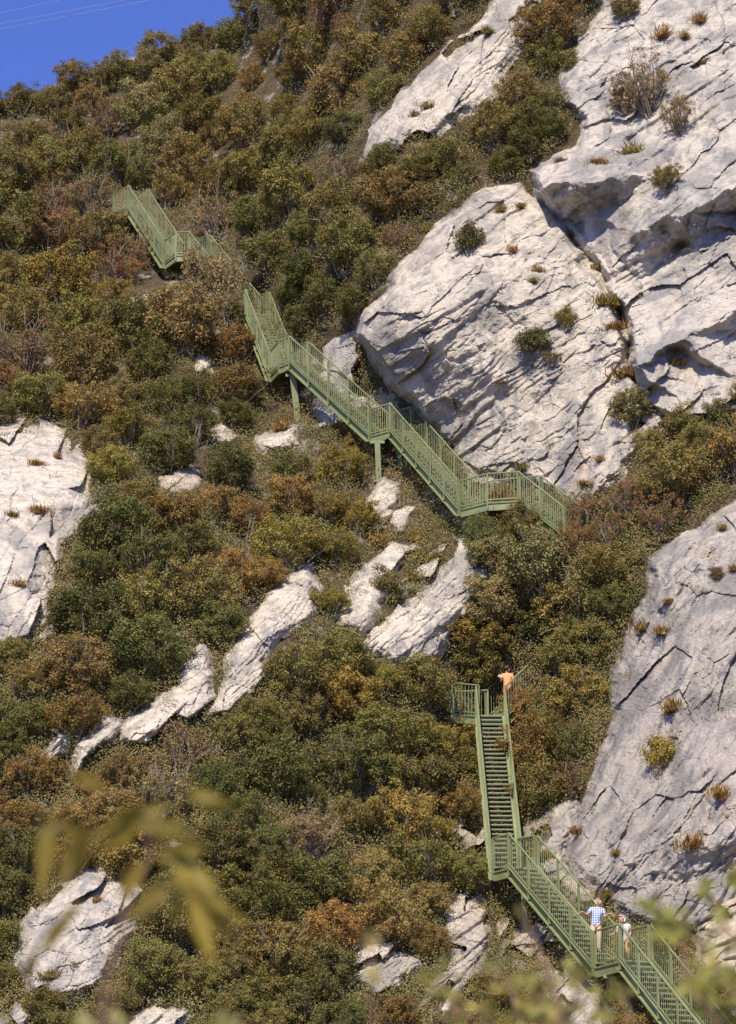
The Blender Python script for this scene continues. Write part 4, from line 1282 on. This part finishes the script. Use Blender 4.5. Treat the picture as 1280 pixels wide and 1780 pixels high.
def person(name_label, loc, J, skin, tops=None, bottoms=None, hair=None, leg_bare=False, extra=None):
    root = None
    s = J
    pel, spi, che, nec, hb, hm, ht = [s[k] for k in ('pelvis', 'spine', 'chest', 'neck', 'headbase', 'head', 'top')]
    P4 = lambda p, r_: (p[0], p[1], p[2], r_)
    look = Vector(s['look']).normalized()
    nose = Vector(hm) + look * 0.105 + Vector((0, 0, -0.01))
    side_v = look.cross(Vector((0, 0, 1))).normalized()
    ch = [[P4(pel, .11), P4(spi, .10), P4(che, .115), P4(nec, .056), P4(hb, .075), P4(hm, .094), P4(ht, .072)],
          [P4(hm, .094), P4(nose, .016)]]
    for sg in (-1, 1):
        e = Vector(hm) + side_v * 0.092 * sg + Vector((0, 0, -0.005))
        ch.append([P4(hm, .094), P4(e, .018)])
    arms, legs = [], []
    for sd_ in ('l', 'r'):
        sg = -1 if sd_ == 'l' else 1
        a = [P4(che, .14), P4(s['sho_' + sd_], .062), P4(s['elb_' + sd_], .042), P4(s['wri_' + sd_], .028)]
        arms.append(a)
        ch.append(a)
        ch += hand_chains(P4(s['wri_' + sd_], .028), s['han_' + sd_], sg)
        l_ = [P4(pel, .125), P4(s['hip_' + sd_], .088), P4(s['kne_' + sd_], .057), P4(s['ank_' + sd_], .04), P4(s['toe_' + sd_], .036)]
        legs.append(l_)
        ch.append(l_)
    body = link('person', skin_mesh('body', ch, skin, 2))
    body.location = loc
    tag(body, name_label, 'person', 'walkers on the stairs')
    fat = lambda c, k, n_: [(x, y, z, r_ * k + n_) for x, y, z, r_ in c]
    if tops:
        mid_arm = lambda a: [a[0], a[1], tuple(np.array(a[1]) * 0.35 + np.array(a[2]) * 0.65)]
        tc = [[P4((pel[0], pel[1], pel[2] - 0.17), .165), P4((pel[0], pel[1], pel[2] + 0.02), .165), P4(spi, .16), P4(che, .162), P4(tuple(np.array(che) * 0.45 + np.array(nec) * 0.55), .075)]]
        for a in arms:
            q = mid_arm(a)
            tc.append([P4(che, .162), (*q[1][:3], .085), (*q[2][:3], .072)])
        link('shirt', skin_mesh('shirt', tc, tops, 2), body)
    if bottoms:
        bc = []
        for l_ in legs:
            if leg_bare:
                m_ = tuple(np.array(l_[1]) * 0.25 + np.array(l_[2]) * 0.75)
                bc.append([P4((pel[0], pel[1], pel[2] + 0.03), .142), (*l_[1][:3], .112), (*m_[:3], .098)])
            else:
                bc.append([P4((pel[0], pel[1], pel[2] + 0.03), .142), (*l_[1][:3], .108), (*l_[2][:3], .08), (l_[3][0], l_[3][1], l_[3][2] + 0.02, .066)])
        link('shorts' if leg_bare else 'trousers', skin_mesh('trousers', bc, bottoms, 2), body)
    for sd_ in ('l', 'r'):
        a_, t_ = s['ank_' + sd_], s['toe_' + sd_]
        link('shoe', skin_mesh('shoe', [[(a_[0], a_[1], a_[2] - 0.02, .052), (t_[0], t_[1], t_[2], .044)]], M_SHOE, 1), body)
    if hair:
        hc = Vector(hm) - look * 0.028 + Vector((0, 0, 0.035))
        link('hair', skin_mesh('hair', [[P4(hc, .096), P4(Vector(ht) - look * 0.02, .078)], [P4(hc, .096), P4(hc - look * 0.05 - Vector((0, 0, 0.05)), .062)]], hair, 2), body)
    for sg in (-1, 1):
        e = Vector(hm) + look * 0.088 + side_v * 0.032 * sg + Vector((0, 0, 0.015))
        m = MB()
        m.tube([e, e + look * 0.012], [0.011, 0.006], 6)
        m.build('eye', M_EYE, body)
    mo = Vector(hm) + look * 0.09 + Vector((0, 0, -0.05))
    m = MB()
    m.bar(mo - side_v * 0.022, mo + side_v * 0.022, 0.012, 0.01)
    m.build('mouth', M_LIP, body)
    return body

M_SHOE = plain('dark_leather', (0.06, 0.045, 0.035), 0.7)
M_EYE = plain('eye_dark', (0.03, 0.02, 0.02), 0.4)
M_LIP = plain('lip', (0.45, 0.16, 0.12), 0.6)
M_PLAID = plaid_material()
M_BEIGE = plain('beige_cotton', (0.60, 0.46, 0.27), 0.9, 0.08)
M_OCHRE = plain('ochre_cotton', (0.46, 0.29, 0.10), 0.9, 0.1)
M_WHITE = plain('white_cotton', (0.58, 0.60, 0.52), 0.9, 0.06)
M_HAIRW = plain('white_hair', (0.66, 0.60, 0.54), 0.8, 0.1)
M_HAIRG = plain('grey_hair', (0.42, 0.33, 0.27), 0.8, 0.1)
M_HAIRD = plain('dark_hair', (0.05, 0.035, 0.025), 0.7)
M_ORANGE = plain('tan_orange_top', (0.68, 0.32, 0.13), 0.85, 0.08)
M_RED = plain('red_cotton', (0.62, 0.06, 0.04), 0.85, 0.1)

def on_flight(key, t, k=0.5):
    A, B, ac, W, n = FLIGHTS[key]
    i = max(0, round(t * n))
    p = A + (B - A) * ((i + 0.6) / n) + ac * W * k
    p.z = A.z + (B.z - A.z) * (i + 1) / n - 0.02
    return p

man = dict(pelvis=(0, 0, .98), spine=(.03, -.02, 1.18), chest=(.06, -.03, 1.36), neck=(.09, -.05, 1.51), headbase=(.11, -.08, 1.565), head=(.125, -.10, 1.64), top=(.12, -.09, 1.725), look=(.75, -.65, -.25),
           sho_l=(-.13, -.01, 1.42), elb_l=(-.30, -.10, 1.22), wri_l=(-.43, -.20, 1.31), han_l=(-.52, -.23, 1.29),
           sho_r=(.24, -.03, 1.39), elb_r=(.31, -.10, 1.15), wri_r=(.42, -.22, 1.25), han_r=(.52, -.26, 1.22),
           hip_l=(-.09, 0, .92), kne_l=(-.11, -.06, .52), ank_l=(-.12, .0, .08), toe_l=(-.10, -.15, .045),
           hip_r=(.09, 0, .92), kne_r=(.10, -.07, .52), ank_r=(.09, .01, .08), toe_r=(.14, -.13, .045))
person('man in a blue checked short sleeved shirt and beige trousers holding the stair handrail', on_flight('F2', 0.115, 0.48), man, M_SKIN, M_PLAID, M_BEIGE, M_HAIRG)
old = dict(pelvis=(.06, 0, .82), spine=(.07, -.05, 1.0), chest=(.04, -.13, 1.15), neck=(-.01, -.19, 1.27), headbase=(-.03, -.22, 1.31), head=(-.045, -.25, 1.375), top=(-.03, -.24, 1.455), look=(-.6, -.65, -.45),
           sho_l=(-.12, -.14, 1.18), elb_l=(-.19, -.20, .96), wri_l=(-.31, -.30, .90), han_l=(-.41, -.33, .88),
           sho_r=(.21, -.10, 1.18), elb_r=(.26, -.08, .95), wri_r=(.20, -.24, .82), han_r=(.14, -.32, .80),
           hip_l=(-.02, 0, .77), kne_l=(-.02, -.08, .43), ank_l=(-.03, .02, .08), toe_l=(-.05, -.12, .045),
           hip_r=(.14, 0, .77), kne_r=(.15, -.07, .43), ank_r=(.15, .03, .08), toe_r=(.15, -.11, .045))
c_l1 = (V3(L1a) * 1.2 + V3(b1) + V3(L1b) * .8 + V3(a2)) / 4
person('stooping white haired walker in a pale top and ochre trousers on the lowest landing', c_l1 + Vector((-0.02, -0.1, 0.0)), old, M_SKIN, M_WHITE, M_OCHRE, M_HAIRW)
hik = dict(pelvis=(0, 0, .88), spine=(0, .02, 1.06), chest=(0, .03, 1.24), neck=(0, .03, 1.40), headbase=(.0, .03, 1.45), head=(.005, .02, 1.52), top=(.0, .02, 1.60), look=(.5, .8, -.1),
           sho_l=(-.18, .02, 1.32), elb_l=(-.25, -.04, 1.07), wri_l=(-.26, -.12, 1.14), han_l=(-.28, -.2, 1.18),
           sho_r=(.18, .03, 1.32), elb_r=(.24, .0, 1.06), wri_r=(.27, .10, .96), han_r=(.29, .18, .94),
           hip_l=(-.09, 0, .82), kne_l=(-.09, .05, .48), ank_l=(-.09, -.02, .08), toe_l=(-.05, .12, .045),
           hip_r=(.09, 0, .82), kne_r=(.10, .06, .48), ank_r=(.09, .0, .08), toe_r=(.14, .13, .045))
hp = on_flight('F4', 0.12, 0.2)
person('hiker in a tan orange top and red shorts above the long steep flight', hp, hik, M_SKIN, M_ORANGE, M_RED, M_HAIRD, leg_bare=True)
m = MB()
hc_ = hp + Vector((-.29, -.24, 1.19))
m.tube([hc_ + Vector((-.07, 0, .02)), hc_ + Vector((-.02, -.03, .05)), hc_ + Vector((.03, -.02, -.02)), hc_ + Vector((.06, .0, -.06))], [0.03, 0.06, 0.055, 0.02], 7)
tag(m.build('cloth', M_WHITE), "small white cloth in the hiker's hand above the handrail", 'cloth')

# ------------------------------------------------------------------ near plants (out of focus)
fr = random.Random(21)
def leaf_blade(m, a, b, wid, droop=0.12):
    """one pointed leaf from a to b, folded a little along its midrib"""
    a, b = Vector(a), Vector(b)
    d = b - a
    L = d.length
    view = (a + b) / 2
    sd_ = d.cross(view.normalized()).normalized()
    sd_ = (sd_ * 0.9 + view.normalized() * fr.uniform(-0.5, 0.5)).normalized()
    up = d.cross(sd_).normalized()
    b0 = len(m.v)
    prof = (0.04, 0.5, 0.92, 1.0, 0.78, 0.42, 0.03)
    for i, w_ in enumerate(prof):
        t = i / (len(prof) - 1)
        c = a + d * t + Vector((0, 0, -L * droop * t * t))
        for s_, off in ((-1, 0.12), (0, 0.0), (1, 0.12)):
            m.v.append(tuple(c + sd_ * s_ * wid / 2 * w_ + up * off * wid * w_ * abs(s_)))
    for i in range(len(prof) - 1):
        for k in (0, 1):
            j = b0 + i * 3 + k
            m.f.append((j, j + 1, j + 4, j + 3))

def build_leaves(m, name, parent, org, col_attr):
    me = bpy.data.meshes.new(name)
    me.from_pydata([(p[0] - org[0], p[1] - org[1], p[2] - org[2]) for p in m.v], [], m.f)
    a = me.attributes.new('tone', 'FLOAT', 'FACE')
    vals = []
    for i in range(len(m.f) // 12):
        vals += [min(1, max(0, fr.gauss(0.45, 0.28)))] * 12
    a.data.foreach_set('value', vals)
    me.materials.append(M_FOREST)
    o = link(name, me, parent)
    o.color = (*col_attr, 1)
    return o

def near_plant(label, stems, leaves, dist, leafcol, stem_r=0.004):
    """stems: pixel polylines at a distance; each is carried on down to the ground"""
    roots = []
    m = MB()
    for st in stems:
        pts = [V3(PT(u, v, dist + (k * 0.04))) for k, (u, v) in enumerate(st)]
        base = pts[0].copy()
        foot_ = Vector((base.x * 0.96, base.y + 0.12, -1.9))
        pts = [foot_, foot_.lerp(base, 0.45) + Vector((fr.uniform(-.05, .05), .03, 0))] + pts
        n_ = len(pts)
        m.tube(pts, [stem_r * (2.4 - 1.9 * i / (n_ - 1)) for i in range(n_)], 6)
        roots.append(foot_)
    org = roots[0]
    root = empty('sapling', org)
    tag(root, label, 'plant')
    m.build('stem', M_STEM, root, org)
    l_ = MB()
    for (u0, v0, u1, v1, w_) in leaves:
        y0 = dist + fr.uniform(-0.12, 0.12)
        px = y0 / F
        leaf_blade(l_, PT(u0, v0, y0), PT(u1, v1, y0 + fr.uniform(-0.02, 0.02)), w_ * px)
    build_leaves(l_, 'foliage', root, org, leafcol)

M_STEM = plain('brown_twig', (0.16, 0.10, 0.055), 0.85, 0.2)
left_leaves = [(92, 1425, 70, 1548, 34), (88, 1428, 168, 1446, 30), (160, 1450, 292, 1376, 28), (128, 1345, 188, 1368, 26), (325, 1392, 420, 1388, 28), (225, 1432, 345, 1442, 34), (270, 1494, 350, 1476, 28),
               (325, 1505, 384, 1548, 24), (292, 1536, 412, 1582, 28), (328, 1556, 372, 1668, 36), (282, 1530, 248, 1598, 38), (250, 1496, 204, 1556, 34), (140, 1574, 58, 1650, 24), (60, 1650, 42, 1700, 24), (150, 1440, 124, 1525, 30),
               (345, 1572, 418, 1628, 24), (240, 1435, 180, 1470, 30), (262, 1470, 320, 1410, 24), (300, 1500, 345, 1530, 30), (118, 1432, 60, 1440, 22), (205, 1440, 250, 1400, 24), (310, 1545, 300, 1600, 24)]
near_plant('blurred yellow green sapling with long drooping leaves at the lower left', [[(168, 1810), (188, 1690), (222, 1570), (262, 1490), (250, 1432), (165, 1442), (95, 1430)], [(190, 1800), (225, 1600), (300, 1530), (335, 1560)]],
           left_leaves + [(u0 + fr.uniform(-26, 26), v0 + fr.uniform(-20, 20), u1 + fr.uniform(-30, 30), v1 + fr.uniform(-25, 25), w_ * 0.8) for (u0, v0, u1, v1, w_) in left_leaves[::2]], 3.8, (0.25, 0.195, 0.032), 0.002)

def twig_leaves(stems, n, L=(26, 52), w=(13, 24), spread=20):
    out = []
    for st in stems:
        seg = [(st[i], st[i + 1]) for i in range(len(st) - 1)]
        for k in range(n):
            a, b = seg[min(len(seg) - 1, int(fr.random() ** 0.7 * len(seg)))]
            t = fr.random()
            u, v = a[0] + (b[0] - a[0]) * t + fr.gauss(0, spread * 0.4), a[1] + (b[1] - a[1]) * t + fr.gauss(0, spread * 0.4)
            an = fr.uniform(-math.pi, 0.35) if fr.random() < .8 else fr.uniform(0, math.pi)
            l_ = fr.uniform(*L)
            out.append((u, v, u + math.cos(an) * l_, v + math.sin(an) * l_, fr.uniform(*w)))
    return out
st_r = [[(1330, 1830), (1270, 1720), (1215, 1640), (1165, 1590), (1120, 1568)], [(1340, 1760), (1290, 1660), (1245, 1580), (1215, 1535)], [(1310, 1830), (1230, 1760), (1195, 1690), (1185, 1640), (1150, 1600)],
        [(1340, 1640), (1300, 1560), (1270, 1510)], [(1330, 1800), (1290, 1740), (1250, 1690), (1240, 1640)], [(1290, 1840), (1255, 1790), (1225, 1740), (1260, 1700)]]
near_plant('blurred leafy shrub twigs hanging over the lower right corner', st_r, twig_leaves(st_r, 24, (22, 42), (9, 17)), 4.9, (0.25, 0.265, 0.06))
st_b = [[(900, 1850), (905, 1780), (890, 1720), (850, 1680)], [(960, 1850), (985, 1770), (1010, 1710), (1000, 1680)], [(820, 1850), (800, 1780), (775, 1720), (760, 1690)], [(1040, 1850), (1060, 1780), (1050, 1740), (1085, 1715)], [(930, 1850), (945, 1780), (940, 1720), (925, 1690)], [(870, 1850), (850, 1780), (830, 1740)], [(1000, 1850), (970, 1780), (960, 1750)]]
near_plant('blurred olive bush tops along the bottom edge below the lowest landing', st_b, twig_leaves(st_b, 20, (20, 38), (9, 17)), 5.2, (0.26, 0.25, 0.065))
st_t = [[(985, 1850), (970, 1740), (930, 1640), (905, 1585)], [(1110, 1850), (1100, 1790), (1080, 1720)]]
near_plant('thin bare brown stems out of focus in front of the second landing', st_t, [(905, 1590, 900, 1570, 8), (1080, 1722, 1076, 1700, 8)], 4.4, (0.2, 0.18, 0.05), 0.0035)
st_s = [[(640, 1850), (642, 1740), (645, 1680)], [(655, 1850), (650, 1700), (642, 1630)]]
near_plant('two pale blurred leaf tips at the bottom centre', st_s, [(642, 1650, 640, 1606, 30), (642, 1650, 655, 1618, 26), (650, 1712, 645, 1672, 28), (648, 1712, 662, 1690, 20)], 4.3, (0.30, 0.27, 0.10), 0.0012)
st_q = [[(395, 1850), (392, 1800), (390, 1760)], [(205, 1850), (203, 1800), (200, 1765)], [(140, 1850), (145, 1800), (150, 1770)], [(600, 1850), (600, 1800), (598, 1770)]]
near_plant('row of pale blurred shoot tips along the bottom edge at the left', st_q, [(392, 1800, 385, 1742, 34), (392, 1800, 415, 1760, 26), (203, 1800, 195, 1745, 34), (203, 1800, 225, 1762, 26), (145, 1800, 140, 1750, 30), (598, 1800, 592, 1765, 26), (145, 1800, 165, 1772, 24)], 4.2, (0.30, 0.29, 0.11), 0.002)
SKY_TINT = (1.0, 1.12, 2.1, 1)
# ------------------------------------------------------------------ power lines, sky, sun, camera
for i, (a, b, txt) in enumerate([((-60, 34), (190, -22), 'thin power line crossing the sky corner, uppermost of three'), ((-60, 50), (300, -18), 'thin power line crossing the sky corner, middle of three'),
                                 ((-60, 60), (330, -16), 'thin power line crossing the sky corner, lowest of three')]):
    A, B = PT(a[0], a[1], 260.0), PT(b[0], b[1], 250.0)
    A, B = A + (A - B) * 2, B + (B - A) * 2
    m = MB()
    pts = []
    for t in np.linspace(0, 1, 25):
        p = A + (B - A) * t
        pts.append((p[0], p[1], p[2] - 0.6 * (1 - (2 * t - 1) ** 2) + 0.45))
    m.tube(pts, 0.011, 5)
    o = m.build('power_line', plain('cable_aluminium', (0.5, 0.5, 0.52), 0.5), None)
    tag(o, txt, 'cable', 'power lines in the sky corner')

SUN_AZ, SUN_EL = math.radians(14), math.radians(47)     # behind the camera, a little to its left
sd = Vector((-math.sin(SUN_AZ) * math.cos(SUN_EL), -math.cos(SUN_AZ) * math.cos(SUN_EL), math.sin(SUN_EL)))
ld = bpy.data.lights.new('sun', 'SUN')
ld.energy = 4.8
ld.angle = math.radians(0.53)
ld.color = (1.0, 0.88, 0.71)
lo = bpy.data.objects.new('sun', ld)
lo.rotation_euler = sd.to_track_quat('Z', 'Y').to_euler()
lo.location = (0, -20, 60)
COL.objects.link(lo)
w = bpy.data.worlds.new('World')
scene.world = w
w.use_nodes = True
nt = w.node_tree
bg = nt.nodes['Background']
sky = nd(nt, 'ShaderNodeTexSky', sky_type='NISHITA')
sky.sun_disc = False
sky.sun_elevation = SUN_EL
sky.sun_rotation = math.atan2(sd.x, sd.y)
sky.altitude = 400
sky.air_density = 1.0
sky.dust_density = 0.2
sky.ozone_density = 3.0
tint = nd(nt, 'ShaderNodeMix', data_type='RGBA', blend_type='MULTIPLY')
tint.inputs[0].default_value = 1.0
tint.inputs[7].default_value = SKY_TINT
nt.links.new(sky.outputs['Color'], tint.inputs[6])
nt.links.new(tint.outputs[2], bg.inputs['Color'])
bg.inputs['Strength'].default_value = 0.064

cd = bpy.data.cameras.new('camera')
cam = bpy.data.objects.new('camera', cd)
cam.location = (0, 0, 0)
cam.rotation_euler = (math.radians(90) + PITCH, 0, 0)
cd.sensor_fit = 'VERTICAL'
cd.sensor_height = 36.0
cd.lens = F / 1780.0 * 36.0
cd.clip_end = 3000
cd.dof.use_dof = True
cd.dof.focus_distance = 101.0
cd.dof.aperture_fstop = 4.8
COL.objects.link(cam)
scene.camera = cam
vs_ = scene.view_settings
vs_.view_transform = 'Standard'
vs_.look = 'None'
vs_.gamma = 1.0
vs_.exposure = 0.45
